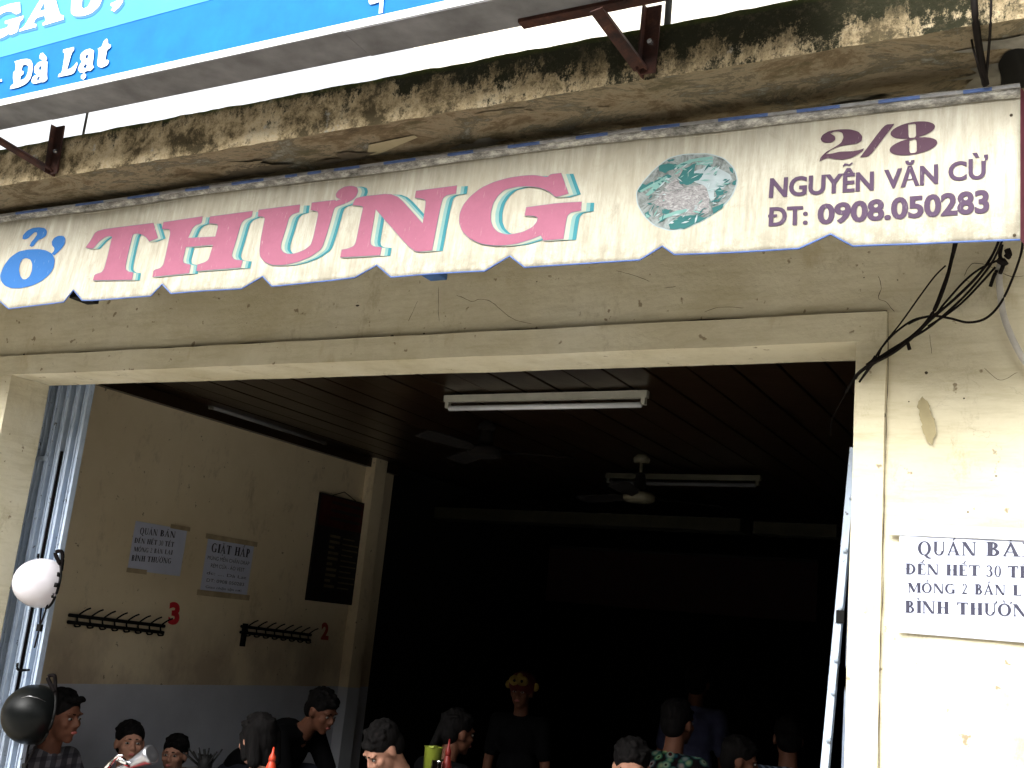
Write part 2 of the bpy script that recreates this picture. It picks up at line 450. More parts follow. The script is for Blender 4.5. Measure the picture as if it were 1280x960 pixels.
# ---- flat prints: loops of 2D points -> tessellated, subdivided, mapped on a surface
def shape_bm(loops, f, sub=0, bm=None):
    """loops: [outer, hole...] 2D; f maps (x, y) -> Vector"""
    bm = bm or bmesh.new()
    vl = [[Vector((p[0], p[1], 0)) for p in lp] for lp in loops]
    tris = tessellate_polygon(vl)
    flat = [p for lp in vl for p in lp]
    tmp = bmesh.new()
    vs = [tmp.verts.new(p) for p in flat]
    for t in tris:
        try: tmp.faces.new([vs[i] for i in t])
        except ValueError: pass
    if sub:
        for _ in range(6):
            es = [e for e in tmp.edges if e.calc_length() > sub]
            if not es: break
            bmesh.ops.subdivide_edges(tmp, edges=es, cuts=1)
            bmesh.ops.triangulate(tmp, faces=tmp.faces[:])
    mp = {v: bm.verts.new(f(v.co.x, v.co.y)) for v in tmp.verts}
    for fc in tmp.faces:
        try: bm.faces.new([mp[v] for v in fc.verts])
        except ValueError: pass
    tmp.free()
    return bm
def face_to(bm, d):
    """turn every face so its normal points along d"""
    bm.normal_update()
    for fc in bm.faces:
        if fc.normal.dot(d) < 0: fc.normal_flip()

def smooth_loop(pts, n=3, sharp=38):
    """round only the gentle corners of a traced loop"""
    out = []; L = len(pts)
    for i in range(L):
        a, b, c = Vector(pts[i - 1]), Vector(pts[i]), Vector(pts[(i + 1) % L])
        ang = (b - a).angle(c - b) if (b - a).length > 0 and (c - b).length > 0 else 0
        if ang > R(62): out.append(tuple(b)); continue
        p, q = b.lerp(a, .28), b.lerp(c, .28)
        for k in range(n + 1):
            t_ = k / n; out.append(tuple(p * (1 - t_) ** 2 + b * 2 * t_ * (1 - t_) + q * t_ * t_))
    return out
# ---- Bfont text as 2D geometry
def text_geo(s, bold=0.0):
    cu = bpy.data.curves.new('txt', 'FONT'); cu.body = s; cu.size = 1; cu.resolution_u = 4; cu.offset = bold
    o = bpy.data.objects.new('txt', cu); COL.objects.link(o)
    dg = bpy.context.evaluated_depsgraph_get()
    me = bpy.data.meshes.new_from_object(o.evaluated_get(dg))
    vs = [tuple(v.co) for v in me.vertices]; fs = [tuple(p.vertices) for p in me.polygons]
    bpy.data.objects.remove(o); bpy.data.curves.remove(cu); bpy.data.meshes.remove(me)
    return vs, fs
CAP = .729
def text_quad(bm, s, quad, f, bold=.02):
    """quad = bl, br, tr, tl of baseline..cap height, in the 2D space that f maps"""
    vs, fs = text_geo(s, bold)
    x0 = min(v[0] for v in vs); x1 = max(v[0] for v in vs)
    bl, br, tr, tl = (Vector(q) for q in quad)
    nv = []
    for v in vs:
        u = (v[0] - x0) / (x1 - x0); t = v[1] / CAP
        p = (bl * (1 - u) + br * u) * (1 - t) + (tl * (1 - u) + tr * u) * t
        nv.append(bm.verts.new(f(p.x, p.y)))
    for fc in fs:
        try: bm.faces.new([nv[i] for i in fc])
        except ValueError: pass

# ---- hand-drawn bold serif alphabet (cap height 1)
T_, H_ = .25, .085
def rc(x0, y0, x1, y1): return [(x0, y0), (x1, y0), (x1, y1), (x0, y1)]
def arc(cx, cy, rx, ry, tx, ty, a0, a1, n=14):
    o = [(cx + rx * math.cos(R(a0 + (a1 - a0) * i / n)), cy + ry * math.sin(R(a0 + (a1 - a0) * i / n))) for i in range(n + 1)]
    i_ = [(cx + (rx - tx) * math.cos(R(a0 + (a1 - a0) * i / n)), cy + (ry - ty) * math.sin(R(a0 + (a1 - a0) * i / n))) for i in range(n + 1)]
    return o + i_[::-1]
def stem(x, t=T_, y0=0, y1=1, ser=(1, 1)):
    p = [rc(x, y0, x + t, y1)]
    if ser[0]: p.append(rc(x - .07, y0, x + t + .07, y0 + .045))
    if ser[1]: p.append(rc(x - .07, y1 - .045, x + t + .07, y1))
    return p
G = {
 'I': (stem(.08), .36), 'H': (stem(.08) + stem(.54) + [rc(.26, .47, .55, .53)], .84),
 'T': (stem(.27, ser=(1, 0)) + [rc(0, .92, .75, 1), rc(0, .74, .06, .95), rc(.69, .74, .75, .95)], .78),
 'L': (stem(.08) + [rc(.2, 0, .63, .055), [(.56, .04), (.63, .04), (.66, .28), (.62, .28)]], .70),
 'E': (stem(.08) + [rc(.2, 0, .63, .055), rc(.2, .945, .6, 1), rc(.2, .47, .45, .53), rc(.42, .38, .46, .62), [(.56, .04), (.63, .04), (.66, .25), (.62, .25)], rc(.56, .77, .6, .95)], .70),
 'B': (stem(.08) + [arc(.3, .74, .28, .26, .18, .08, -90, 90), arc(.32, .26, .34, .27, .19, .08, -90, 90), rc(.2, .95, .3, 1), rc(.2, .47, .32, .53), rc(.2, 0, .32, .05)], .72),
 'D': (stem(.08) + [arc(.3, .5, .48, .5, .2, .08, -90, 90, 20), rc(.2, .945, .3, 1), rc(.2, 0, .3, .055)], .84),
 'P': (stem(.08) + [arc(.3, .71, .3, .29, .18, .08, -90, 90), rc(.2, .945, .3, 1), rc(.2, .42, .3, .47)], .66),
 'O': ([arc(.42, .5, .42, .52, .2, .08, 90, 270, 18), arc(.42, .5, .42, .52, .2, .08, -90, 90, 18)], .88),
 'Q': ([arc(.42, .5, .42, .52, .2, .08, 90, 270, 18), arc(.42, .5, .42, .52, .2, .08, -90, 90, 18), [(.36, .03), (.56, -.2), (.72, -.25), (.86, -.22), (.86, -.17), (.74, -.16), (.62, -.02), (.5, .04)]], .88),
 'G': ([arc(.42, .5, .42, .52, .2, .08, 50, 315, 24), rc(.58, .03, .77, .42), rc(.5, .38, .85, .43), rc(.70, .68, .74, 1)], .90),
 'C': ([arc(.42, .5, .42, .52, .2, .08, 50, 315, 24), rc(.66, .68, .70, 1)], .78),
 'U': ([rc(.1, .3, .29, 1), rc(.02, .955, .37, 1), rc(.66, .3, .735, 1), rc(.58, .955, .81, 1), arc(.41, .32, .31, .34, .16, .08, 180, 360)], .84),
 'N': ([rc(.09, 0, .165, 1), rc(.0, 0, .27, .045), [(0, 1), (.27, 1), (.8, .02), (.8, -.02), (.62, -.02)], rc(.74, 0, .815, 1), rc(.63, .955, .9, 1)], .92),
 'M': ([rc(.09, 0, .165, 1), rc(.0, 0, .27, .045), [(0, 1), (.28, 1), (.58, .22), (.46, 0)], [(.46, 0), (.53, 0), (.88, 1), (.80, 1)]] + stem(.8), 1.1),
 'A': ([[(.06, 0), (.14, 0), (.45, .82), (.38, .98)], [(.34, 1), (.45, 1), (.80, 0), (.58, 0)], rc(.2, .28, .6, .335), rc(-.02, 0, .24, .045), rc(.5, 0, .88, .045)], .88),
 '3': ([arc(.26, .74, .25, .27, .16, .06, -90, 150), arc(.26, .27, .3, .29, .18, .06, -150, 90)], .62),
 '0': ([arc(.28, .5, .27, .52, .15, .05, 90, 270, 16), arc(.28, .5, .27, .52, .15, .05, -90, 90, 16)], .62),
 '2': ([arc(.27, .72, .26, .3, .16, .06, -20, 165), [(.51, .66), (.35, .62), (.0, .03), (.0, 0), (.18, .12)], rc(.0, 0, .53, .13)], .62),
}
ACC = {'acute': lambda c: [[(c - .06, 1.07), (c + .0, 1.07), (c + .16, 1.27), (c + .02, 1.27)]],
       'grave': lambda c: [[(c - .16, 1.27), (c - .02, 1.27), (c + .08, 1.07), (c + .02, 1.07)]],
       'circ': lambda c: [[(c - .2, 1.05), (c - .13, 1.05), (c, 1.14), (c, 1.2)], [(c, 1.2), (c, 1.14), (c + .13, 1.05), (c + .2, 1.05)]],
       'breve': lambda c: [arc(c, 1.2, .17, .14, .05, .06, 180, 360, 8)],
       'dot': lambda c: [arc(c, -.18, .07, .07, .069, .069, 0, 359, 8)],
       'horn': lambda c: [[(c + .0, 1.0), (c + .1, 1.02), (c + .15, 1.16), (c + .05, 1.2), (c + .02, 1.1), (c - .04, .98)]],
       'bar': lambda c: [rc(-.03, .47, .4, .53)]}
COMP = {'Á': ('A', 'acute'), 'Ế': ('E', 'circ', 'acute2'), 'Ồ': ('O', 'circ', 'grave2'), 'Ạ': ('A', 'dot'), 'Ì': ('I', 'grave'),
        'Ư': ('U', 'horn'), 'Ờ': ('O', 'horn', 'grave'), 'Ặ': ('A', 'breve', 'dot'), 'Ấ': ('A', 'circ', 'acute2'), 'Đ': ('D', 'bar')}
def serif_word(s):
    pcs = []; x = 0
    for ch in s:
        if ch == ' ': x += .5; continue
        base, *acc = COMP.get(ch, (ch,))
        p, adv = G[base]; p = list(p); cx = {'I': .18}.get(base, adv / 2 - .02)
        for a in acc:
            if a == 'horn': p += ACC[a](.74 if base == 'U' else .76)
            elif a.endswith('2'): p += [[(q[0] + .1, q[1] + .1) for q in lp] for lp in ACC[a[:-1]](cx)]
            else: p += ACC[a](cx)
        pcs += [[(q[0] + x, q[1]) for q in lp] for lp in p]
        x += adv + .05
    return pcs, x - .05
def serif_quad(bm, s, quad, f, step=.00015):
    pcs, W = serif_word(s)
    bl, br, tr, tl = (Vector(q) for q in quad)
    for i, lp in enumerate(pcs):
        def g(x, y, i=i):
            u = x / W
            p = (bl * (1 - u) + br * u) * (1 - y) + (tl * (1 - u) + tr * u) * y
            return f(p.x, p.y, (i % 4) * step)
        shape_bm([lp], g, 0, bm)

# ------------------------------------------------------------------ setting: ground, floor
def sheet(name, x0, x1, y0, y1, z, mat, **k):
    return mesh(name, [(x0, y0, z), (x1, y0, z), (x1, y1, z), (x0, y1, z)], [(0, 1, 2, 3)], mat, None, **k)
sheet('street', -150, 150, -150, 150, -.12, M['asphalt'], kind='structure')
bm = bmesh.new(); bm_box(bm, (-30, -.6, -.1), (30, 3.28, 0), .01)
frombm('pavement', bm, M['paving'], kind='structure')
box('floor', (-5.15, 3.285, -.05), (-.45, 12, .02), M['tilefloor'], kind='structure')

# unseen houses added across the street to close off the low sky
bm = bmesh.new()
hx = -34
hr = random.Random(3)
while hx < 30:
    hw_, hh = hr.uniform(4.2, 6), hr.uniform(6.2, 8.6)
    bm_box(bm, (hx, -19, -.1), (hx + hw_ - .06, -10.5, hh))
    for fl in range(int(hh // 3)):
        for wx in (.22, .62):
            x_ = hx + hw_ * wx; z_ = .9 + fl * 3
            bm_box(bm, (x_ - .5, -10.5 - .03, z_ - .05), (x_ + .7, -10.38, z_))
            bm_box(bm, (x_ - .45, -10.46, z_ + .003), (x_ + .65, -10.42, z_ + 1.3))
    bm_box(bm, (hx - .0, -10.497, hh - .2), (hx + hw_ - .07, -10.1, hh + .05))
    hx += hw_
frombm('unseen_street_houses', bm, simple('dull_house_plaster', (.17, .15, .12), .9, 0, .2, .4), kind='structure')

WY = 3.3            # front of the wall
# ------------------------------------------------------------------ the shop building
shop = empty('shop_house', 'old cream plastered shop front with a wide open doorway under a mossy ledge', 'building')
LX, RX, LZ = -4.566, -.6765, .9615 + EYE        # opening
BL, BR = -9.0, 2.2
# wall front, pieces with slightly uneven plaster, cut round the band of the door frame
FL, FR, FT = LX - .20, RX + .088, LZ + .093
def plaster(name, x0, x1, z0, z1, y, parent):
    nx = max(2, int((x1 - x0) / .05)); nz = max(2, int((z1 - z0) / .05))
    def fn(u, v):
        x = x0 + (x1 - x0) * u; z = z0 + (z1 - z0) * v
        e = min(u * (x1 - x0), (1 - u) * (x1 - x0), v * (z1 - z0), (1 - v) * (z1 - z0))
        k_ = min(1, e / .05)
        return (x, y + k_ * .006 * noise.fractal(Vector((x * 1.7, 3.1, z * 1.7)), 1, 2, 4), z)
    return grid_disp(name, fn, nx, nz, M['wall'], parent)
plaster('wall', BL, FL, 0, 3.32, WY + .02, shop)
plaster('wall', FR, BR, 0, FT, WY + .02, shop)
plaster('wall', FL, BR, FT, 3.32, WY + .02, shop)
# thickness of the wall (behind the front skin)
bm = bmesh.new()
bm_box(bm, (BL, WY + .03, 0), (LX - .02, WY + .218, 3.29)); bm_box(bm, (RX + .02, WY + .03, 0), (BR, WY + .218, 3.29))
bm_box(bm, (LX - .02, WY + .03, LZ + .02), (RX + .02, WY + .218, 3.29))
frombm('wall_core', bm, M['wall'], shop)
# moulded frame round the opening
frame = empty('door_frame', None, None); frame.parent = shop
def band(name, a, b):
    bm = bmesh.new(); bm_box(bm, a, b)
    bmesh.ops.subdivide_edges(bm, edges=bm.edges[:], cuts=24, use_grid_fill=True)
    for v in bm.verts:
        n_ = noise.fractal(v.co * 3.3, 1, 2, 4)
        v.co += Vector((.0022 * n_, .0022 * noise.noise(v.co * 5), .003 * noise.noise(v.co * 4 + Vector((5, 5, 5)))))
    return frombm(name, bm, M['wall'], frame)
band('lintel', (FL, WY, LZ), (FR, WY + .22, FT))
band('jamb', (FL, WY + .002, 0), (LX, WY + .218, LZ - .001))
band('jamb', (RX, WY + .002, 0), (FR, WY + .218, LZ - .001))
# crack and grime along the top of the frame band
bm = bmesh.new()
def ragged(bm, a, b, w0, y, seed, dropout=.15, n=260):
    a = Vector(a); b = Vector(b); prev = None
    for i in range(n + 1):
        p = a.lerp(b, i / n)
        wv = w0 * (.25 + 1.1 * abs(noise.noise(Vector((i * .13, seed, 0)))) + .8 * max(0, noise.noise(Vector((i * .045, seed, 3)))))
        off = .004 * noise.noise(Vector((i * .07, seed, 7)))
        d = (b - a).normalized(); nrm = Vector((-d.z, 0, d.x))
        p = p + nrm * off
        cur = (bm.verts.new((p + nrm * wv).to_tuple()[:1] + (y,) + ((p + nrm * wv).z,)), bm.verts.new((p - nrm * wv * .5).to_tuple()[:1] + (y,) + ((p - nrm * wv * .5).z,)))
        if prev: bm.faces.new((prev[1], cur[1], cur[0], prev[0]))
        prev = cur
ragged(bm, (FL, 0, FT + .003), (FR, 0, FT + .003), .0032, WY + .0105, 1.3)
ragged(bm, (FR + .003, 0, FT), (FR + .003, 0, 0), .0018, WY + .0105, 2.3)
frombm('frame_crack', bm, M['crack'], shop)
# odd cracks and chips seen on the plaster
bm = bmesh.new()
def crack(px, wd=.0010, Y=WY + .0085, bmm=None):
    pts = [PY(x, y, Y) for x, y in px]
    pts = spline(pts, 6); L = []
    for i, p in enumerate(pts):
        t = (pts[min(i + 1, len(pts) - 1)] - pts[max(i - 1, 0)]).normalized(); nn = Vector((-t.z, 0, t.x))
        ww = wd * (.5 + abs(noise.noise(p * 40))) * (1 if 0 < i < len(pts) - 1 else .2)
        jit = nn * .002 * noise.noise(p * 55)
        L.append(((bmm or bm).verts.new(p + jit + nn * ww), (bmm or bm).verts.new(p + jit - nn * ww)))
    for i in range(len(L) - 1): (bmm or bm).faces.new((L[i][0], L[i][1], L[i + 1][1], L[i + 1][0]))
for c_ in ([(548, 358), (548, 385), (549, 402)], [(575, 370), (590, 377), (600, 374), (615, 378), (640, 398), (665, 405)], [(440, 425), (418, 432), (426, 442), (431, 450)],
           [(1098, 345), (1102, 360), (1098, 372), (1108, 378), (1118, 390)], [(1162, 418), (1164, 435), (1165, 442)], [(570, 369), (578, 372)],
           [(880, 390), (900, 384), (930, 385)], [(1205, 345), (1215, 330), (1235, 332), (1262, 345), (1280, 345)], [(1205, 350), (1212, 352)], [(1230, 460), (1250, 475), (1272, 465)],
           [(522, 376), (515, 392), (510, 402)], [(830, 360), (845, 358)], [(770, 338), (795, 345), (812, 352)]):
    crack(c_)
def chip(px, py, w, h, seed):
    c = PY(px, py, WY + .0082); n_ = 9
    vs = [bm.verts.new(c + Vector((w * math.cos(a * 2 * math.pi / n_) * (.7 + .5 * noise.noise(Vector((a * 1.3, seed, 0)))), 0, h * math.sin(a * 2 * math.pi / n_) * (.7 + .5 * noise.noise(Vector((a, seed, 5))))))) for a in range(n_)]
    f_ = bm.faces.new(vs)
for i, (a, b, w_, h_) in enumerate([(447, 382, .014, .006), (671, 352, .004, .003), (490, 420, .012, .006), (530, 417, .008, .004), (1158, 466, .007, .007), (1106, 519, .004, .011), (1080, 347, .003, .003),
                       (1122, 350, .003, .003), (1205, 498, .004, .004), (1136, 502, .003, .003), (478, 446, .003, .006), (257, 456, .004, .006), (30, 443, .008, .006), (1210, 640, .004, .004), (1245, 595, .005, .003)]):
    chip(a, b, w_, h_, i)
face_to(bm, Vector((0, -1, 0)))
frombm('plaster_crack', bm, M['crack'], shop, kind='stuff')
# brown bare stain left of the pipe
bm = bmesh.new()
st = [(1148, 502), (1154, 497), (1160, 502), (1166, 520), (1170, 540), (1166, 556), (1158, 550), (1153, 535), (1149, 518)]
def rag(lp, amp, fr, n_=6):
    o_ = []
    for i in range(len(lp)):
        a, b = Vector(lp[i]), Vector(lp[(i + 1) % len(lp)])
        for k in range(n_):
            p = a.lerp(b, k / n_); o_.append((p.x + amp * noise.fractal(Vector((p.x * fr, p.y * fr, 1)), 1, 2, 3), p.y + amp * noise.fractal(Vector((p.x * fr, p.y * fr, 9)), 1, 2, 3)))
    return o_
shape_bm([rag(st, 3.2, .16)], lambda x, y: PY(x, y, WY + .0105), 0, bm)
st = [(1113, 640), (1118, 622), (1126, 618), (1132, 628), (1128, 650), (1120, 655), (1114, 652)]
face_to(bm, Vector((0, -1, 0)))
frombm('wall_stain', bm, M['scar'], shop)

# ledge (canopy slab)
SY = 2.6; SB, ST = 1.548 + EYE, 1.712 + EYE
ledge = empty('concrete_ledge', None, None); ledge.parent = shop
def fas(u, v):
    x = BL + (BR - BL) * u; z = SB + (ST - SB) * v
    e = noise.fractal(Vector((x * 6, 0, z * 6)), 1, 2, 5)
    zz = z + (.0025 * noise.fractal(Vector((x * 13, 2, 0)), 1, 2, 4) if v > .99 else 0) + (.004 * noise.fractal(Vector((x * 11, 7, 0)), 1, 2, 4) if v < .01 else 0)
    return (x, SY + .006 * e, zz)
grid_disp('ledge_face', fas, 900, 14, M['slab'], ledge)
def und(u, v):
    x = BL + (BR - BL) * u; y = SY + (WY + .03 - SY) * v
    e = noise.fractal(Vector((x * 3, y * 6, 0)), 1, 2, 5)
    z = SB + (.004 * noise.fractal(Vector((x * 11, 7, 0)), 1, 2, 4) if v < .01 else .004 * e + (.007 if noise.noise(Vector((x * 2.3, y * 5, 4))) > .12 else 0))
    yy = y if v > .01 else SY + .006 * noise.fractal(Vector((x * 6, 0, SB * 6)), 1, 2, 5)
    return (x, yy, z)
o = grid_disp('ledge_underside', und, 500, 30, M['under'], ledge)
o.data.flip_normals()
def topf(u, v):
    x = BL + (BR - BL) * u; y = SY + (WY + .2 - SY) * v
    return (x, y + (.006 * noise.fractal(Vector((x * 6, 0, ST * 6)), 1, 2, 5) if v < .01 else 0), ST + .0025 * noise.fractal(Vector((x * 13, 2, 0)), 1, 2, 4) * (1 - v))
grid_disp('ledge_top', topf, 900, 4, M['slab'], ledge)
# pale scraped patch and drop-outs on the underside
bm = bmesh.new()
shape_bm([[(459, 193), (461, 181), (490, 175), (518, 169), (522, 172), (500, 181), (480, 190), (466, 194)]], lambda x, y: PZ(x, y, SB - .004), 0, bm)
face_to(bm, Vector((0, 0, -1)))
frombm('plaster_patch', bm, M['patch'], ledge)
M['peel1'] = simple('grey_bare_concrete', (.16, .15, .125), .95, 0, .4, 12); M['peel2'] = simple('damp_dark_concrete', (.07, .055, .035), .95, 0, .4, 12)
rp = random.Random(5)
for k_ in range(46):
    cx_, cy_ = rp.uniform(-5.4, 1.2), rp.uniform(2.64, 3.2); rr_ = rp.uniform(.03, .16)
    vs_ = []
    for a_ in range(18):
        t_ = a_ * 2 * math.pi / 18; q_ = rr_ * (.7 + .9 * noise.noise(Vector((math.cos(t_) * 1.3 + k_ * 3.1, math.sin(t_) * 1.3, k_))))
        vs_.append((cx_ + q_ * 1.9 * math.cos(t_), cy_ + q_ * .5 * math.sin(t_)))
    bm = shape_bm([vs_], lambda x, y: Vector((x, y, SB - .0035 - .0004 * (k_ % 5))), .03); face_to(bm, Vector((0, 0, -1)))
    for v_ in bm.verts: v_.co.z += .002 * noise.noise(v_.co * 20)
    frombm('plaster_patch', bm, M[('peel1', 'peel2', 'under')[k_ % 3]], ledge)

# upper storey wall set on the ledge, right part only: sky shows to its left
UX = PY(515, 70, WY + .05).x
upper = empty('upper_wall', None, None); upper.parent = shop
box('wall', (UX, WY + .05, ST - .02), (BR, WY + .25, ST + 3.2), M['upper'], upper)
box('side_wall', (UX + .003, WY + .25, 3.295), (UX + .2, 9, ST + 3.197), M['upper'], upper)
box('roof_slab', (BL, WY + .22, 3.05), (BR, 12.2, 3.29), M['upper'], shop)

# ------------------------------------------------------------------ interior
CZ = 1.235 + EYE
X0 = -5.15
lw = mesh('wall_left', [(X0, 3.5, 0), (X0, 7.35, 0), (X0, 7.35, CZ), (X0, 3.5, CZ)], [(0, 1, 2, 3)], M['inner'], kind='structure')
box('wall_left_backing', (X0 - .2, 3.5, 0), (X0 - .004, 12, CZ + .3), M['dark'], kind='structure')
bm = bmesh.new(); bm_box(bm, (X0 - .001, 6.96, 0.02), (X0 + .09, 7.12, CZ), .006)
frombm('pilaster', bm, M['inner'], kind='structure')
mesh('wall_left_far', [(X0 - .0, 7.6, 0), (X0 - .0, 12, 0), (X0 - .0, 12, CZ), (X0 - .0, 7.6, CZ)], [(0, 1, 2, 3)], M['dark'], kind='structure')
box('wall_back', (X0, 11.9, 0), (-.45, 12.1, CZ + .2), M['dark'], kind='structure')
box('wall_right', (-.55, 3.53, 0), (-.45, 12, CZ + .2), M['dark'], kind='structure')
ceil = empty('ceiling', None, None, kind='structure')
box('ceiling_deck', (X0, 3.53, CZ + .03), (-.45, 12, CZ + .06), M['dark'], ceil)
pw = .205
bm = bmesh.new(); bm_box(bm, (0, 0, 0), (pw - .012, 8.3, .025), .004)
pm = bpy.data.meshes.new('plank'); bm.to_mesh(pm); bm.free(); pm.materials.append(M['ceil'])
for i in range(23):
    o = bpy.data.objects.new('plank', pm); link(o, ceil)
    o.location = (X0 + .004 + i * pw, 3.53, CZ + .002 * math.sin(i * 2.1))
    o.rotation_euler = (0, R(.5) * math.sin(i * 1.7), 0)
# dark moulding in the corner between wall and ceiling
box('crown_moulding', (X0 + .002, 3.53, CZ - .075), (X0 + .05, 7.35, CZ - .003), M['ceil'], kind='structure')
# beam with a step, far back
beam = empty('ceiling_beam', 'long dull cream beam under the ceiling at the dark back of the room', 'beam')
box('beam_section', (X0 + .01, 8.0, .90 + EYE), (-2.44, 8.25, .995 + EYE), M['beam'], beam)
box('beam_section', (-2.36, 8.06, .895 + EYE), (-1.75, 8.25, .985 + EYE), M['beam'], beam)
sb = empty('back_banner', 'long dark red banner on the dark back wall beneath the beam', 'banner')
box('panel', (-4.3, 8.6, .30 + EYE), (-2.0, 8.62, .75 + EYE), simple('dark_red_banner', (.010, .0015, .0012), .9), sb)
box('rail', (-4.3, 8.59, .755 + EYE), (-2.0, 8.63, .775 + EYE), M['dark'], sb)

# fluorescent fixtures
def lamp(name, label, a, b, dn_=.035, mount=Vector((0, 0, 1)), fx='fixture', tb='tube'):
    """batten a..b with a bare tube hung beside it"""
    a = Vector(a); b = Vector(b); d = (b - a).normalized(); t = empty(name, label, 'light')
    side = d.cross(mount).normalized()
    def obx(nm, c0, c1, hw, hh, mat):
        bm = bmesh.new(); vs = []
        for c in (c0, c1):
            for sx, sz in ((-1, -1), (1, -1), (1, 1), (-1, 1)):
                vs.append(bm.verts.new(c + side * hw * sx + mount * hh * sz))
        for f in ((0, 1, 2, 3), (7, 6, 5, 4), (0, 4, 5, 1), (1, 5, 6, 2), (2, 6, 7, 3), (3, 7, 4, 0)): bm.faces.new([vs[i] for i in f])
        bmesh.ops.recalc_face_normals(bm, faces=bm.faces[:])
        return frombm(nm, bm, mat, t)
    obx('batten', a, b, .018, .018, M[fx])
    for e, s in ((a, 1), (b, -1)):
        obx('tube_holder', e + d * s * .01 - mount * .016, e + d * s * .03 - mount * .016, .014, .036, M[fx])
    off = -mount * dn_
    tube('glass_tube', [a + d * .032 + off, b - d * .032 + off], .0145, M[tb], t, 12)
    return t
zt = 1.205 + EYE
A = PZ(557, 499, zt); B = PZ(810, 493, zt)
lamp('fluorescent_light', 'unlit double line fluorescent tube light nearest the doorway on the plank ceiling', A, B, .052)
A = PZ(758, 595, 1.17 + EYE); B = PZ(951, 598, 1.17 + EYE)
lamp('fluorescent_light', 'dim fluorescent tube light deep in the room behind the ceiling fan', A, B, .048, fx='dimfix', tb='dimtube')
A = PXX(256, 508, X0 + .03); B = PXX(402, 562, X0 + .03)
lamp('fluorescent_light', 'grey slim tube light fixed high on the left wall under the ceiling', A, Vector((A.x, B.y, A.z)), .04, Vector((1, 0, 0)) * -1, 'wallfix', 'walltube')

# ceiling fans
def fan(name, label, px, py, zt_, rot, blades=3, mt='fan'):
    c = PZ(px, py, zt_); t = empty(name, label, 'fan', None, (c.x, c.y, CZ))
    def P(p): return Vector((c.x, c.y, 0)) + Vector(p)
    bm = bmesh.new(); bm_lathe(bm, [(.02, 0), (.05, 0), (.055, .03), (.025, .06)], P((0, 0, CZ - .06))); frombm('ceiling_cup', bm, M[mt], t, True)
    tube('down_rod', [P((0, 0, CZ - .05)), P((0, 0, zt_ + .06))], .012, M[mt], t)
    bm = bmesh.new(); bm_lathe(bm, [(.014, .13), (.03, .12), (.045, .03), (.05, .0), (.02, .0)], P((0, 0, zt_ + .02))); frombm('canopy_cup', bm, M['fandark'], t, True)
    bm = bmesh.new(); bm_lathe(bm, [(.02, .02), (.085, .018), (.105, .0), (.105, -.03), (.085, -.045), (.03, -.05), (.0, -.05)], P((0, 0, zt_)), seg=28); frombm('motor_housing', bm, M[mt], t, True)
    for k in range(blades):
        a = rot + k * 2 * math.pi / blades; d_ = Vector((math.cos(a), math.sin(a), 0)); s_ = Vector((-math.sin(a), math.cos(a), 0))
        bm = bmesh.new(); vs = []
        for r_, w_ in ((.09, .02), (.16, .03), (.2, .055), (.35, .065), (.52, .07), (.56, .05)):
            for q in (-1, 1):
                for dz in (0, .004):
                    vs.append(bm.verts.new(P((0, 0, zt_ - .012 + dz)) + d_ * r_ + s_ * w_ * q + Vector((0, 0, .012 * q))))
        for i in range(5):
            j = i * 4
            for f in ((0, 2, 6, 4), (1, 5, 7, 3), (0, 4, 5, 1), (2, 3, 7, 6)): bm.faces.new([vs[j + q] for q in f])
        bm.faces.new([vs[0], vs[1], vs[3], vs[2]]); bm.faces.new([vs[-4], vs[-2], vs[-1], vs[-3]])
        bmesh.ops.recalc_face_normals(bm, faces=bm.faces[:])
        frombm('blade', bm, M['fandark'], t)
fan('ceiling_fan', 'cream ceiling fan with brown blades hanging before the back tube light', 799, 619, .96 + EYE, R(38))
fan('ceiling_fan', 'almost unseen dark ceiling fan left of the cream one', 606, 562, 1.06 + EYE, R(20), 3, 'fandark')  # near-black colour on the whole fan stands in for shade

# ------------------------------------------------------------------ papers
def quadpts(base_l, base_r, top_l, top_r): return (base_l, base_r, top_r, top_l)
NOTICE = [("QUÁN", (1147, 693.8), (1220.5, 694), (1147, 676.3), (1220.5, 677.3)), ("BÁN", (1232, 694.6), (1302, 696), (1232, 677), (1302, 678)),
          ("ĐẾN", (1131.3, 717.7), (1173.8, 718.2), (1131.3, 704), (1173.8, 705.3)), ("HẾT", (1182, 719), (1225, 719.8), (1182, 705.3), (1225, 706.4)),
          ("30", (1232, 720.5), (1252.5, 721), (1232, 706.2), (1252.5, 707)), ("TẾT", (1259.4, 721.4), (1302, 722.8), (1259.4, 707), (1302, 708.4)),
          ("MỒNG", (1134.4, 740.3), (1195, 742), (1134.4, 728), (1195, 729.8)), ("2", (1202.5, 742.3), (1209.6, 742.4), (1202.5, 729.5), (1209.6, 729.6)),
          ("BÁN", (1218, 742.8), (1257, 743.7), (1218, 729.8), (1257, 730.8)), ("LẠI", (1265.6, 744), (1301, 745.4), (1265.6, 731), (1301, 732.2)),
          ("BÌNH", (1130.6, 765.6), (1186, 767.3), (1130.6, 750.4), (1186, 752)), ("THƯỜNG", (1195.6, 767.8), (1304, 771.3), (1195.6, 752.6), (1304, 756))]
PO = PY(1122, 790, WY)                      # lower left corner of the notice
def notice_local(x, y):                     # px -> metres on the sheet
    p = PY(x, y, WY); return (p.x - PO.x, p.z - PO.z)
PW, PH = .47, PY(1120, 660, WY).z - PO.z
def wrinkle(u, v): return .003 * noise.noise(Vector((u * 6, v * 9, 1))) + .0015 * noise.noise(Vector((u * 22, v * 17, 5)))
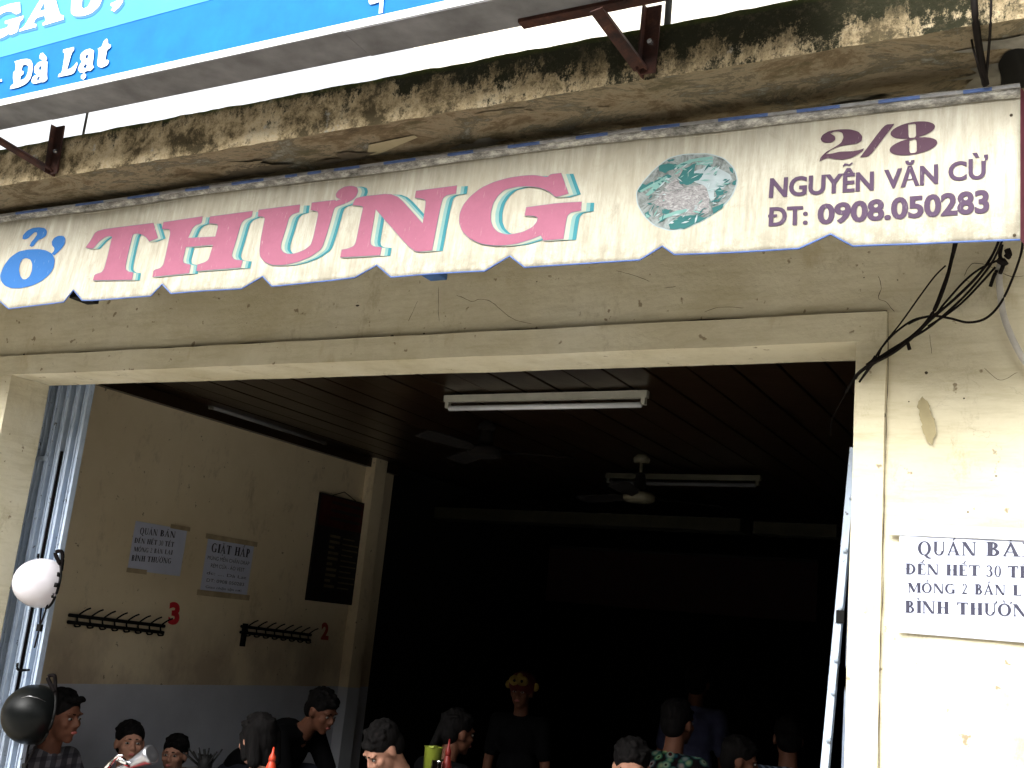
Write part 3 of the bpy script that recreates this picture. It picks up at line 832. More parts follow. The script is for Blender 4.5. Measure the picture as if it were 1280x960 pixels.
def notice(name, label, place, sx=1., tape=None, words=NOTICE, wr=1.):
    t = empty(name, label, 'paper notice')
    vs = []; nu, nv = 24, 14; n0 = place(0, 0, 0)
    for j in range(nv + 1):
        for i in range(nu + 1):
            u = PW * i / nu; v = PH * j / nv
            vs.append(place(u * sx, v, .005 + wr * (.004 + wrinkle(u, v))))
    fs = [(j * (nu + 1) + i, j * (nu + 1) + i + 1, (j + 1) * (nu + 1) + i + 1, (j + 1) * (nu + 1) + i) for j in range(nv) for i in range(nu)]
    mesh('sheet', vs, fs, M['paper'], t, True)
    for wd, a, b, c, d_ in words:
        bm = bmesh.new()
        serif_quad(bm, wd, [notice_local(*a), notice_local(*b), notice_local(*d_), notice_local(*c)],
                   lambda x, y, o_=0: place(x * sx, y, .0065 + wr * (.004 + wrinkle(x, y)) + o_))
        face_to(bm, (place(0, 0, 1) - place(0, 0, 0)))
        frombm('lettering', bm, M['ink'], t)
    if tape:
        for k_, (a, b, mt) in enumerate(tape):
            mesh('tape', [place(x, y, .013 + .0006 * k_) for x, y in (a, (b[0], a[1]), b, (a[0], b[1]))], [(0, 1, 2, 3)], mt, t)
    return t
notice('paper_notice', 'large white notice taped to the cream wall right of the doorway',
       lambda u, v, o_: Vector((PO.x + u, WY + .014 - o_, PO.z + v + u * .0)), 1.,
       [((-.03, PH - .02), (.43, PH + .012), M['cleartape'])])
# on the left interior wall: reading direction is +y
def on_left(px0, py0, sc):
    c = PXX(px0, py0, X0)
    return lambda u, v, o_: Vector((X0 + o_, c.y + u * sc, c.z + v * sc))
h1 = PXX(163, 650, X0).z - PXX(158, 712, X0).z
notice('paper_notice', 'smaller four line notice above the first hook rack on the inside wall', on_left(158, 712, h1 / PH), .92, [((-.01, -.015), (.15, .012), M['tape']), ((.28, PH - .008), (.45, PH + .018), M['tape'])], wr=.6)
t = empty('paper_notice', 'laundry notice with brown tape along top and bottom edges on the inside wall', 'paper notice')
qa = PXX(249, 738, X0); qb = PXX(308, 742, X0); qc = PXX(257, 672, X0)
gw = qb.y - qa.y; gh = qc.z - qa.z
def L2(u, v, o_=0): return Vector((X0 + .006 + o_, qa.y + u * gw, qa.z + v * gh))
mesh('sheet', [L2(0, 0), L2(1, 0), L2(1, 1), L2(0, 1)], [(0, 1, 2, 3)], M['paper'], t)
bm = bmesh.new()
serif_quad(bm, "GIẶT HẤP", [(.1, .75), (.93, .75), (.93, .92), (.1, .92)], lambda x, y, o_=0: L2(x, y, .001 + o_))
face_to(bm, Vector((1, 0, 0))); frombm('lettering', bm, M['ink'], t)
for s_, a, b, y_, hh in (("MÙNG MỀN CHĂN DRAP", .05, .95, .60, .075), ("RÈM CỬA - ÁO VEST", .14, .86, .46, .075), ("dc: .... Dà Lat", .08, .93, .32, .06), ("DT: 0908 050283", .1, .9, .18, .065), ("Giao nhận tận nơi", .1, .86, .06, .05)):
    bm = bmesh.new()
    text_quad(bm, s_, [(a, y_), (b, y_), (b, y_ + hh), (a, y_ + hh)], lambda x, y: L2(x, y, .0012), .0)
    face_to(bm, Vector((1, 0, 0)))
    frombm('lettering', bm, M['ink'], t)
for v0, v1 in ((-.09, .015), (.985, 1.08)):
    mesh('tape', [L2(-.06, v0, .003), L2(1.06, v0, .003), L2(1.06, v1, .003), L2(-.06, v1, .003)], [(0, 1, 2, 3)], M['tape'], t)

# menu board
t = empty('menu_board', 'dark hanging price board with a red heading beside the wall pilaster', 'menu board')
ma, mb, mc, md = (PXX(*p, X0 + .03) for p in ((384, 749), (441, 758), (459, 632), (401, 613)))
y0_, y1_, z0_, z1_ = (ma.y + md.y) / 2, (mb.y + mc.y) / 2, (ma.z + mb.z) / 2, (mc.z + md.z) / 2
box('board', (X0 + .012, y0_, z0_), (X0 + .03, y1_, z1_), M['board'], t, .003)
def MB_(u, v, o_=0): return Vector((X0 + .031 + o_, y0_ + u * (y1_ - y0_), z0_ + v * (z1_ - z0_)))
mesh('heading_panel', [MB_(.02, .70), MB_(.98, .70), MB_(.98, .985), MB_(.02, .985)], [(0, 1, 2, 3)], M['boardred'], t)
for k in range(3):
    v = .95 - k * .075
    bm = shape_bm([rc(.25, v - .03, .9, v)], lambda x, y: MB_(x, y, .001))
    face_to(bm, Vector((1, 0, 0))); frombm('heading_line', bm, M['board'], t)
for k in range(10):
    v = .62 - k * .052
    for a, b in ((.30, .52), (.58, .93)):
        if (k * 7 + int(a * 10)) % 3 == 2: b -= .1
        bm = shape_bm([rc(a, v - .014, b, v + (.012 if a < .4 else 0))], lambda x, y: MB_(x, y, .001))
        face_to(bm, Vector((1, 0, 0))); frombm('price_line', bm, M['boardtxt'], t)
tube('hanging_cord', [MB_(.25, 1.0), MB_(.5, 1.06, -.01), MB_(.75, 1.0)], .003, M['wire'], t, 6)

# hook racks and stencilled numbers
def rack(label, pa, pb, n=8, post=False):
    a = PXX(*pa, X0 + .03); b = PXX(*pb, X0 + .03)
    t = empty('hook_rack', label, 'hook rack', 'black hook racks on the inside wall')
    for k, dz in enumerate((0, -.038)):
        tube('bar', [(X0 + .02, a.y, a.z + dz), (X0 + .02, b.y, b.z + dz)], .010, M['black'], t, 8)
    for i in range(n):
        f = (i + .6) / n; y = a.y + (b.y - a.y) * f; z = a.z + (b.z - a.z) * f
        pts = [(X0 + .012, y, z - .05), (X0 + .03, y - .004, z - .058), (X0 + .05, y + .01, z - .052), (X0 + .035, y + .0, z - .035), (X0 + .028, y, z), (X0 + .06, y + .018, z + .035), (X0 + .085, y + .03, z + .05)]
        tube('hook', spline(pts, 4), .005, M['black'], t, 6)
    if post: box('mounting_post', (X0 + .002, a.y + .03, a.z - .13), (X0 + .03, a.y + .055, a.z + .02), M['black'], t)
rack('black double bar hook rack beside the red number three', (88, 769), (207, 783))
rack('black double bar hook rack beside the dull red number two', (303, 783), (390, 794), 8, True)
def number(ch, label, quad, mat):
    bm = bmesh.new()
    def f(x, y): p = PXX(x, y, X0 + .003); return p
    text_quad(bm, ch, quad, f, .05)
    face_to(bm, Vector((1, 0, 0)))
    o = frombm('stencilled_number', bm, mat, None, False, label=label, cat='number')
number('3', 'bright red number three stencilled on the wall at the end of the first rack', [(210, 778.5), (224, 779.5), (225.5, 753.5), (212, 752.5)], M['redpaint'])
number('2', 'dull red number two stencilled on the wall left of the pilaster', [(401, 798), (410.5, 799), (411.5, 779), (402.5, 778)], M['redpaint2'])

# ------------------------------------------------------------------ folding gate
gate = empty('folding_gate', 'pale blue steel folding gate bunched against the left side of the doorway', 'gate')
gx0, gx1 = PY(62, 482, 3.62).x - .04, PY(118, 482, 3.62).x
nch = 11; gwid = (gx1 - gx0) / nch
for i in range(nch):
    x = gx0 + i * gwid; yb = 3.60 + (.028 if i % 2 else 0) + (.06 if i == 7 else 0)
    if i == 7: continue
    bm = bmesh.new()
    wch = gwid * .86
    bm_box(bm, (x, yb, .03), (x + wch, yb + .03, 2.66), .003)
    bm_box(bm, (x + wch * .3, yb - .008, .03), (x + wch * .45, yb - .0005, 2.64), 0)
    frombm('channel', bm, M['gate'], gate)
x = gx0 + 7 * gwid
box('channel', (x, 3.67, .03), (x + gwid * .9, 3.70, 2.66), M['gate'], gate, .003)
for zc in (.55, 1.05, 1.62, 2.2):
    bm = bmesh.new(); bm_box(bm, (gx0 - .02, 3.583, zc), (gx0 + .17, 3.591, zc + .022), .002); frombm('link_bar', bm, M['gate'], gate)
tube('lock_rod', [(x + .015, 3.60, 1.1), (x + .015, 3.60, 2.25)], .007, M['strap'], gate)
box('gate_track', (LX - .5, 3.58, 2.665), (RX + .1, 3.70, 2.70), M['gate'], gate)
for zc, xo in ((1.70, .03), (1.20, .03)):
    p = [(gx1 - .06, 3.60, zc + .02), (gx1 - .06, 3.54, zc + .02), (gx1 - .06, 3.53, zc + .05)]
    tube('gate_hook', spline(p, 4), .006, M['black'], gate, 6)
# right leaf: one leaning post with curved tie plates
t = empty('gate_leaf_post', 'pale blue gate post leaning beside the right side of the doorway', 'gate post')
pa = PY(1068, 560, 3.56); pb = PY(1031, 965, 3.56)
dirp = (pb - pa).normalized(); pbot = pb + dirp * ((pb.z - .05) / -dirp.z)
bm = bmesh.new()
sd = Vector((1, 0, 0))
def obeam(bm, a, b, hx, hy):
    vs = [bm.verts.new(c + Vector((sx * hx, sy * hy, 0))) for c in (a, b) for sx, sy in ((-1, -1), (1, -1), (1, 1), (-1, 1))]
    for f in ((0, 1, 2, 3), (7, 6, 5, 4), (0, 4, 5, 1), (1, 5, 6, 2), (2, 6, 7, 3), (3, 7, 4, 0)): bm.faces.new([vs[i] for i in f])
obeam(bm, pa, pbot, .0115, .014); bmesh.ops.recalc_face_normals(bm, faces=bm.faces[:])
frombm('post', bm, M['gate'], t)
for py_ in (846,):
    c = PY(1055, py_, 3.57)
    pts = [(-.055, -.042), (-.02, -.03), (.03, -.028), (.05, -.028), (.05, .028), (.03, .028), (-.01, .03), (-.035, .045), (-.045, .06), (-.06, .06)]
    bm = bmesh.new(); shape_bm([pts], lambda x_, y_: Vector((c.x + x_, 3.572, c.z + y_)), 0, bm)
    bmesh.ops.solidify(bm, geom=bm.faces[:], thickness=.004)
    frombm('tie_plate', bm, M['gate'], t)
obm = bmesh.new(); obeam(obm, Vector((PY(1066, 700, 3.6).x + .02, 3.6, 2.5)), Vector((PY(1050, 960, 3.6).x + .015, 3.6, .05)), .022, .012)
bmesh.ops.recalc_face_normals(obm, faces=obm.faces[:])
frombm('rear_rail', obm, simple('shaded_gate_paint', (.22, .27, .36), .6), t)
for py_, px_ in ((622, 1064), (688, 1056), (760, 1050), (825, 1045), (866, 1041), (925, 1035)):
    bm = bmesh.new(); bm_lathe(bm, [(.0, .004), (.007, .004), (.008, 0), (.008, -.004)], PY(px_, py_, 3.541), Vector((0, -1, 0)), 10); frombm('rivet', bm, M['gate'], t, True)
box('latch', tuple(PY(1050, 775, 3.545) + Vector((-.012, -.006, -.01))), tuple(PY(1050, 775, 3.545) + Vector((.014, .0, .03))), M['black'], t, .003)

# ------------------------------------------------------------------ awning
AY = 2.8
def A_y(x, z):
    v = (z - (EYE + 1.08)) / .44
    return AY + .010 * math.sin(x * 5.1 + .6) * (1 - .5 * v) + .006 * noise.noise(Vector((x * 3.5, 1, z * 4))) - .03 * (1 - v)
def AW(px, py, o_=0):
    p = PY(px, py, AY - .02 * 0)
    return Vector((p.x, A_y(p.x, p.z) - o_, p.z))
# the cloth slants a little; find the surface point under a pixel by iteration
def AP(px, py, o_=0):
    Y = AY
    for _ in range(4):
        p = PY(px, py, Y); Y = A_y(p.x, p.z) - o_
    return PY(px, py, Y)
bottom_px = [(-330, 398), (-300, 386), (-280, 402), (-170, 402), (-140, 385), (-125, 400), (-30, 392), (0, 377), (11, 386.5), (80, 378), (92, 362.7), (103, 376), (115, 376), (188.7, 370.5), (202.9, 355.6), (214, 367.5), (302, 361.5), (328.5, 346), (340, 358.5),
             (352, 357.5), (443.7, 347.4), (471.3, 332), (489, 347), (606, 339.4), (637.5, 320.6), (656, 334.9), (700, 332), (800, 325.5), (828, 308.3), (843, 318.8), (900, 317), (998.8, 311.3), (1038.5, 293.3), (1066, 308.3), (1150, 305.5), (1275.5, 300.5)]
top_px = [(-330, 312), (0, 268), (400, 213), (800, 159.5), (1276, 104.5)]
BP = [AP(*p) for p in bottom_px]; TP = [AP(*p) for p in top_px]
def interp(P, x):
    for i in range(len(P) - 1):
        if P[i].x <= x <= P[i + 1].x:
            t_ = (x - P[i].x) / (P[i + 1].x - P[i].x); return P[i].z * (1 - t_) + P[i + 1].z * t_
    return P[0].z if x < P[0].x else P[-1].z
ax0, ax1 = BP[0].x, BP[-1].x
xs = sorted({ax0 + (ax1 - ax0) * i / 300 for i in range(301)} | {p.x for p in BP})
awn = empty('awning', 'faded cream awning valance with scalloped hem and big pink and blue lettering', 'awning')
nv = 24; vs = []; fs = []
for x in xs:
    zb, ztp = interp(BP, x), interp(TP, x) - .002
    for j in range(nv + 1):
        z = zb + (ztp - zb) * j / nv; vs.append((x, A_y(x, z), z))
for i in range(len(xs) - 1):
    for j in range(nv):
        a = i * (nv + 1) + j; fs.append((a, a + nv + 1, a + nv + 2, a + 1))
o = mesh('valance', vs, fs, M['cloth'], awn, True)
md_ = o.modifiers.new('thickness', 'SOLIDIFY'); md_.thickness = .0012; md_.offset = 1
tube('hem_piping', [(x, A_y(x, interp(BP, x)) - .001, interp(BP, x) + .001) for x in xs], .0026, M['piping'], awn, 6)
# mouldy front roll along the top, two folds
def rollpts(dz, dy): return [(x, A_y(x, interp(TP, x)) + dy, interp(TP, x) + dz) for x in xs[::3] + [xs[-1]]]
def roll(name, dz, dy, rz, ry, mat):
    vs = []; fs = []; P_ = rollpts(dz, dy); sg = 8
    for p in P_:
        k_ = 1 + .12 * noise.noise(Vector((p[0] * 9, dz, 0)))
        for q in range(sg):
            a = q * 2 * math.pi / sg; vs.append((p[0], p[1] + ry * k_ * math.cos(a), p[2] + rz * k_ * math.sin(a)))
    for i in range(len(P_) - 1):
        for q in range(sg): fs.append((i * sg + q, (i + 1) * sg + q, (i + 1) * sg + (q + 1) % sg, i * sg + (q + 1) % sg))
    fs += [tuple(range(sg)), tuple(range((len(P_) - 1) * sg, len(P_) * sg))[::-1]]
    me_o = mesh(name, vs, fs, mat, awn, True)
    return me_o
roll('front_roll', -.0235, -.010, .0195, .018, M['mould'])
roll('rolled_cloth', -.012, .03, .012, .03, M['mould'])
roll('seam_fold', -.047, .001, .004, .007, M['cloth'])
# blue and white dashed braid on the top edge
dash_px = [(-200, -150), (-100, -60), (20, 60), (95, 130), (160, 200), (232, 262), (290, 330), (357, 372), (385, 402), (418, 450), (480, 520), (560, 592), (635, 675), (720, 760), (802, 850), (898, 960), (996, 1050), (1098, 1150), (1204, 1240)]
def topline(px):
    for i in range(len(top_px) - 1):
        (xa, ya), (xb, yb) = top_px[i], top_px[i + 1]
        if xa <= px <= xb: return ya + (yb - ya) * (px - xa) / (xb - xa)
M['braidw'] = simple('grubby_white_braid', (.26, .26, .26), .8, 0, .35, 20)
M['braidb'] = simple('faded_blue_braid', (.08, .13, .30), .8, 0, .25, 20)
edge_px = [-330]; 
for a, b in dash_px: edge_px += [a, b]
edge_px.append(1275)
for i in range(len(edge_px) - 1):
    a, b = edge_px[i], edge_px[i + 1]
    pts = [AP(a + (b - a) * k / 4, topline(a + (b - a) * k / 4), .030) + Vector((0, .008, -.0035)) for k in range(5)]
    bm = bmesh.new(); prev = None
    for p in pts:
        cur = [bm.verts.new(p + Vector((0, dy, dz))) for dy, dz in ((-.010, -.006), (-.010, .0025), (.012, .0045), (.012, -.003))]
        if prev:
            for q in range(4): bm.faces.new((prev[q], cur[q], cur[(q + 1) % 4], prev[(q + 1) % 4]))
        else: bm.faces.new(cur[::-1])
        prev = cur
    bm.faces.new(prev); bmesh.ops.recalc_face_normals(bm, faces=bm.faces[:])
    frombm('braid', bm, M['braidb'] if i % 2 else M['braidw'], awn)
# plum end flap folded back and front arm pieces
xe = ax1; zt1, zb1 = interp(TP, xe), interp(BP, xe)
mesh('end_flap', [(xe, A_y(xe, zb1), zb1), (xe + .03, AY + .10, zb1 - .0), (xe + .03, AY + .10, zt1 - .01), (xe, A_y(xe, zt1), zt1 - .01)], [(0, 1, 2, 3)], simple('maroon_flap', (.13, .03, .05), .8), awn)
for px_, py_ in ((112, 378), (545, 347.5)):
    p = PY(px_, py_, 3.1)
    box('folding_arm', (p.x - .035, 3.02, p.z - .004), (p.x + .035, 3.12, p.z + .05), M['black'] if px_ < 300 else simple('blue_arm_paint', (.05, .12, .3), .5), awn, .004)
for px_ in (200, 720, 1180):
    p = AP(px_, topline(px_)); box('roller_bracket', (p.x - .02, AY + .03, p.z - .05), (p.x + .02, 3.32, p.z - .01), M['rust'], awn)
for px_, py_ in ((1264, 144), (1268, 298)):
    bm = bmesh.new(); p = AP(px_, py_ - (0 if py_ < 200 else 4), .002)
    bm_lathe(bm, [(0, .002), (.004, .001), (.004, 0)], p, Vector((0, -1, 0)), 8); frombm('eyelet', bm, M['crack'], awn)

# lettering traced in photo pixels, laid on the cloth
def Z(w0, h0, s, pts): return [(w0 + x / s, h0 + y / s) for x, y in pts]
def printed(name, loops, mat, lift, parent, dx=0, dz=0, grow=0, **k):
    def f(x, y):
        p = AP(x, y); xx, zz = p.x + dx, p.z + dz
        return Vector((xx, A_y(xx, zz) - lift, zz))
    lp = [smooth_loop(l) for l in loops]
    if grow:
        g = []
        for l in lp:
            L = len(l); ar = sum(l[i - 1][0] * l[i][1] - l[i][0] * l[i - 1][1] for i in range(L))
            sgn = (1 if ar > 0 else -1) * (1 if len(g) == 0 else -1); nl = []
            for i in range(L):
                t_ = (Vector(l[(i + 1) % L]) - Vector(l[i - 1])); t_ = t_.normalized() if t_.length else Vector((1, 0))
                nl.append((l[i][0] + sgn * t_.y * grow, l[i][1] - sgn * t_.x * grow))
            g.append(nl)
        lp = g
    bm = shape_bm(lp, f, 5); face_to(bm, Vector((0, -1, 0)))
    return frombm(name, bm, mat, parent, **k)
LT = [(168, 287), (700, 222), (742, 362), (660, 393), (635, 355), (600, 330), (560, 318), (515, 322), (500, 350), (470, 470), (438, 620), (440, 660), (470, 680), (510, 685), (500, 752), (133, 757), (150, 705), (215, 685), (240, 650), (270, 540), (300, 410), (315, 350), (290, 340), (250, 350), (200, 385), (160, 430), (130, 463), (65, 450), (110, 390)]
LH = [(120, 290), (487, 235), (475, 297), (420, 315), (385, 350), (350, 438), (605, 425), (632, 330), (622, 305), (545, 298), (555, 238), (955, 185), (945, 237), (880, 262), (845, 300), (800, 460), (755, 600), (780, 640), (860, 648), (845, 712), (428, 745), (437, 688), (510, 665), (545, 640), (583, 500), (330, 520), (300, 640), (308, 672), (372, 688), (360, 765), (15, 800), (28, 738), (90, 720), (120, 690), (150, 560), (185, 390), (175, 355), (105, 350)]
W4 = lambda p: Z(310, 220, 7.5, p); W5 = lambda p: Z(410, 215, 7.5, p); W6 = lambda p: Z(480, 215, 7.5, p)
W7 = lambda p: Z(565, 200, 7.5, p); W8 = lambda p: Z(640, 200, 7.5, p)
LU = W4([(110, 325), (500, 275), (490, 345), (430, 362), (395, 395), (365, 500), (320, 640), (318, 690), (345, 725), (390, 740), (460, 732), (540, 700), (600, 655), (625, 580), (650, 460), (672, 360), (660, 335), (600, 325), (608, 258), (830, 232)]) + \
     W5([(85, 280), (130, 262), (90, 245), (85, 215), (110, 178), (165, 145), (230, 137), (280, 150), (292, 185), (275, 230), (245, 262), (180, 298), (100, 325), (68, 345), (30, 480), (-5, 600)]) + \
     W4([(700, 690), (600, 760), (480, 810), (360, 838), (240, 840), (165, 810), (125, 760), (120, 700), (135, 580), (165, 430), (170, 405), (155, 385), (105, 385)])
LN = W5([(272, 245), (640, 203)]) + W6([(372, 490), (405, 285), (385, 258), (300, 247), (310, 185), (695, 135), (683, 208), (600, 222), (560, 250), (530, 370), (460, 740), (285, 757)]) + \
     W5([(458, 355), (405, 650), (412, 688), (440, 706), (512, 712), (500, 785), (125, 805), (140, 735), (200, 725), (255, 700), (275, 660), (320, 430), (342, 338), (325, 322), (240, 318)])
LG = W8([(340, 170), (370, 142), (468, 130), (537, 322), (418, 357), (370, 310), (300, 275), (230, 258), (140, 252), (60, 256)]) + W7([(500, 285), (440, 340), (395, 410), (372, 500), (372, 580), (395, 640), (440, 685), (520, 707), (600, 700), (680, 680), (760, 640), (805, 590), (812, 550), (785, 530), (690, 527), (705, 452)]) + \
     W8([(440, 412), (662, 400), (655, 480), (560, 497), (522, 535), (490, 745), (305, 760), (278, 712), (200, 745)]) + W7([(620, 790), (480, 808), (380, 805), (280, 790), (180, 745), (110, 680), (78, 600), (82, 510), (115, 430), (180, 350), (280, 270), (400, 215), (540, 175), (680, 155), (780, 150)])
for nm, lp in (('T', Z(100, 250, 7.5, LT)), ('H', Z(190, 240, 7.5, LH)), ('U', LU), ('N', LN), ('G', LG)):
    lt = printed('letter', [lp], M['pink'], .0066, awn)
    sh = [('teal', .040), ('teal', .034), ('teal2', .028), ('teal2', .022), ('teal3', .016), ('teal3', .008)]
    for k, (mt, dx) in enumerate(sh):
        printed('letter_shadow', [lp], M[mt], .0026 + .0005 * k, lt, dx, -.003 - dx * .05)
    printed('letter_outline', [lp], M['outl'], .0060, lt, 0, 0, .55)
Wo = lambda p: Z(0, 270, 7.5, p)
O1 = Wo([(5, 560), (40, 470), (100, 390), (180, 335), (270, 315), (370, 312), (440, 325), (495, 355), (520, 410), (512, 480), (470, 550), (400, 610), (310, 655), (200, 680), (110, 680), (50, 655), (15, 610)])
Oh = Wo([(250, 395), (290, 410), (308, 450), (305, 510), (285, 565), (250, 595), (220, 595), (195, 565), (183, 510), (192, 450), (215, 408)])
lt = printed('letter', [O1, Oh], M['blue'], .003, awn)
printed('letter_accent', [Wo([(215, 215), (222, 180), (260, 140), (310, 115), (370, 108), (425, 115), (448, 145), (440, 185), (400, 215), (365, 225), (340, 255), (320, 285), (300, 292), (283, 280), (300, 245), (330, 210), (355, 175), (350, 155), (330, 155), (300, 180), (265, 215), (235, 222)])], M['blue'], .003, lt)
printed('letter_horn', [Wo([(490, 245), (510, 210), (550, 188), (600, 188), (620, 215), (615, 260), (590, 300), (555, 335), (515, 372), (490, 355), (515, 325), (515, 300), (495, 280)])], M['blue'], .0032, lt)
Wa = lambda p: Z(950, 140, 6, p); Wb = lambda p: Z(1100, 140, 6, p)
printed('number_mark', [Wa([(455, 205), (470, 175), (520, 145), (600, 133), (680, 133), (740, 150), (770, 185), (765, 220), (730, 240), (660, 250), (590, 262), (530, 290), (495, 320), (540, 315), (600, 300), (680, 298), (740, 290), (782, 275), (775, 295), (730, 325), (680, 350), (620, 362), (560, 357), (510, 347), (475, 360), (447, 375), (455, 345), (500, 300), (560, 268), (610, 235), (628, 195), (620, 160), (590, 148), (560, 150), (530, 165), (565, 185), (568, 210), (540, 232), (500, 235), (465, 225)])], M['plum'], .003, awn)
printed('number_mark', [Wa([(752, 343), (822, 338)]) + Wb([(110, 92), (35, 98)])], M['plum'], .003, awn)
def ell(cx, cy, rx, ry, a0, a1, tilt=-.16, n=22):
    return [(cx + rx * math.cos(R(a)) - 0, cy + ry * math.sin(R(a)) + tilt * rx * math.cos(R(a))) for a in (a0 + (a1 - a0) * i / n for i in range(n + 1))]
e8 = ell(247, 139, 168, 60, 104, 436) + ell(252, 260, 180, 62, -76, 256)
printed('number_mark', [Wb(e8), Wb([(212, 98), (262, 90), (270, 100), (272, 180), (262, 195), (225, 198), (216, 188)]), Wb([(222, 218), (262, 205), (275, 215), (278, 295), (268, 308), (232, 312), (222, 300)])], M['plum'], .003, awn)
bm = bmesh.new()
def fA(x, y): return AP(x, y, .003)
def tq(s, a, b, c, d_, bold=.022):
    for k_, sh_ in enumerate((-.45, 0, .45)):      # struck three times, a little apart, for a heavy face
        q_ = [(x + sh_, y - sh_ * .1) for x, y in (a, b, d_, c)]
        text_quad(bm, s, q_, lambda x, y: AP(x, y, .003 + .0002 * k_), bold)
def ab(x, y): return (950 + x / 6, 140 + y / 6)
def bb_(x, y): return (1100 + x / 6, 140 + y / 6)
shape_bm([[ab(619, 404), ab(634, 386), ab(650, 386), ab(668, 392), ab(690, 376), ab(697, 384), ab(672, 403), ab(648, 400), ab(638, 400), ab(626, 412)]], lambda x, y: AP(x, y, .0034), 0, bm)
tq("NGUYÊN", ab(68, 640), ab(850, 583), ab(78, 492), ab(853, 440))
face_to(bm, Vector((0, -1, 0))); frombm('address_lettering', bm, M['purple'], awn); bm = bmesh.new()
tq("VĂN", bb_(35, 573), bb_(433, 532), bb_(33, 430), bb_(433, 385))
face_to(bm, Vector((0, -1, 0))); frombm('address_lettering', bm, M['purple'], awn); bm = bmesh.new()
tq("CỪ", bb_(515, 515), bb_(808, 492), bb_(515, 373), bb_(808, 343))
face_to(bm, Vector((0, -1, 0))); frombm('address_lettering', bm, M['purple'], awn); bm = bmesh.new()
tq("DT:", ab(66, 853), ab(355, 838), ab(74, 710), ab(357, 698))
shape_bm([[ab(60, 770), ab(128, 766), ab(128, 787), ab(60, 791)]], lambda x, y: AP(x, y, .0034), 0, bm)
face_to(bm, Vector((0, -1, 0))); frombm('address_lettering', bm, M['purple'], awn); bm = bmesh.new()
tq("0908.050283", ab(433, 838), bb_(818, 748), ab(435, 690), bb_(815, 577), .03)
face_to(bm, Vector((0, -1, 0)))
frombm('address_lettering', bm, M['purple'], awn)
# oval food photograph printed on the cloth
Wp = lambda p: Z(780, 180, 8, p)
OV = [(130, 480), (200, 380), (320, 250), (450, 150), (600, 110), (850, 105), (1000, 150), (1100, 250), (1135, 370), (1080, 520), (960, 650), (800, 760), (600, 850), (450, 862), (300, 810), (200, 710), (140, 600)]
def mat_food():
    n = N('printed_food_ground')
    c = n.ramp(n.noise(26, 6, .7, None, 1.5), [(.32, (.05, .06, .06)), (.45, (.11, .125, .12)), (.55, (.17, .19, .185)), (.68, (.21, .26, .255))])
    return n.done(c, .7)
M['food'] = mat_food()
M['foodglow'] = simple('pale_blue_print_edge', (.28, .34, .35), .7, 0, .06)
M['leaf'] = mat_print('teal_leaf_print', (.015, .10, .10), .4)
M['leaf2'] = mat_print('pale_leaf_print', (.13, .26, .235), .3)
M['meat'] = None
def mat_meat():
    n = N('printed_meat')
    c = n.ramp(n.noise(40, 6, .75, n.mapc((1, 1, 2.2), (0, 0, 0), (0, .5, 0)), 2), [(.35, (.09, .085, .09)), (.5, (.19, .185, .185)), (.65, (.32, .32, .32))])
    return n.done(c, .7)
M['meat'] = mat_meat()
pic = printed('food_photo', [Wp(OV)], M['food'], .0025, awn)
printed('photo_edge', [Wp(OV)], M['foodglow'], .0018, pic, 0, 0, 1.4)
lf = [[(350, 215), (440, 190), (540, 210), (560, 240), (470, 260), (400, 290), (350, 270)], [(600, 250), (720, 185), (700, 290), (795, 295), (770, 340), (640, 410), (560, 400), (540, 340)], [(135, 470), (180, 400), (220, 410), (300, 370), (430, 300), (480, 320), (400, 380), (280, 410), (160, 485)],
      [(440, 800), (560, 720), (700, 710), (820, 740), (900, 690), (990, 620), (950, 655), (800, 755), (600, 845), (460, 852)], [(200, 690), (240, 670), (270, 720), (230, 745)], [(910, 470), (960, 430), (1000, 500), (930, 520)], [(880, 640), (1010, 590), (975, 650), (890, 700)],
      [(1090, 370), (1125, 360), (1110, 410), (1080, 410)], [(430, 160), (500, 145), (500, 175), (440, 180)], [(370, 650), (470, 650), (440, 700), (380, 690)], [(1050, 220), (1090, 250), (1095, 290), (1060, 270)]]
def pieces(name, loops, mat, lift, sm=True):
    for l in loops:
        g = Wp(l); e_ = []
        for i in range(len(g)):
            a, b = Vector(g[i]), Vector(g[(i + 1) % len(g)])
            for k_ in range(4):
                p = a.lerp(b, k_ / 4); e_.append((p.x + 1.5 * noise.noise(Vector((p.x * .35, p.y * .35, 1))), p.y + 1.5 * noise.noise(Vector((p.x * .35, p.y * .35, 9)))))
        bm = shape_bm([e_], lambda x, y: AP(x, y, lift), 6)
        face_to(bm, Vector((0, -1, 0))); frombm(name, bm, mat, pic)
pieces('printed_leaf', lf, M['leaf'], .0031)
pieces('printed_stalk', ([(350, 740), (450, 690), (620, 650), (640, 670), (480, 720), (360, 765)], [(500, 220), (650, 160), (880, 120), (890, 150), (700, 180), (520, 240)], [(150, 470), (420, 320), (440, 340), (180, 480)], [(720, 190), (890, 155), (890, 200), (730, 210)], [(210, 510), (360, 370), (385, 390), (250, 520)], [(210, 700), (235, 690), (255, 725), (225, 735)]), M['leaf2'], .0036, False)
pieces('printed_meat', ([(300, 590), (380, 470), (450, 480), (640, 430), (820, 400), (860, 500), (850, 680), (780, 720), (650, 690), (480, 660), (330, 620)], [(400, 430), (520, 350), (560, 400), (600, 440), (440, 470)], [(500, 310), (560, 240), (590, 250), (560, 320)]), M['meat'], .0029)
rs = random.Random(11)
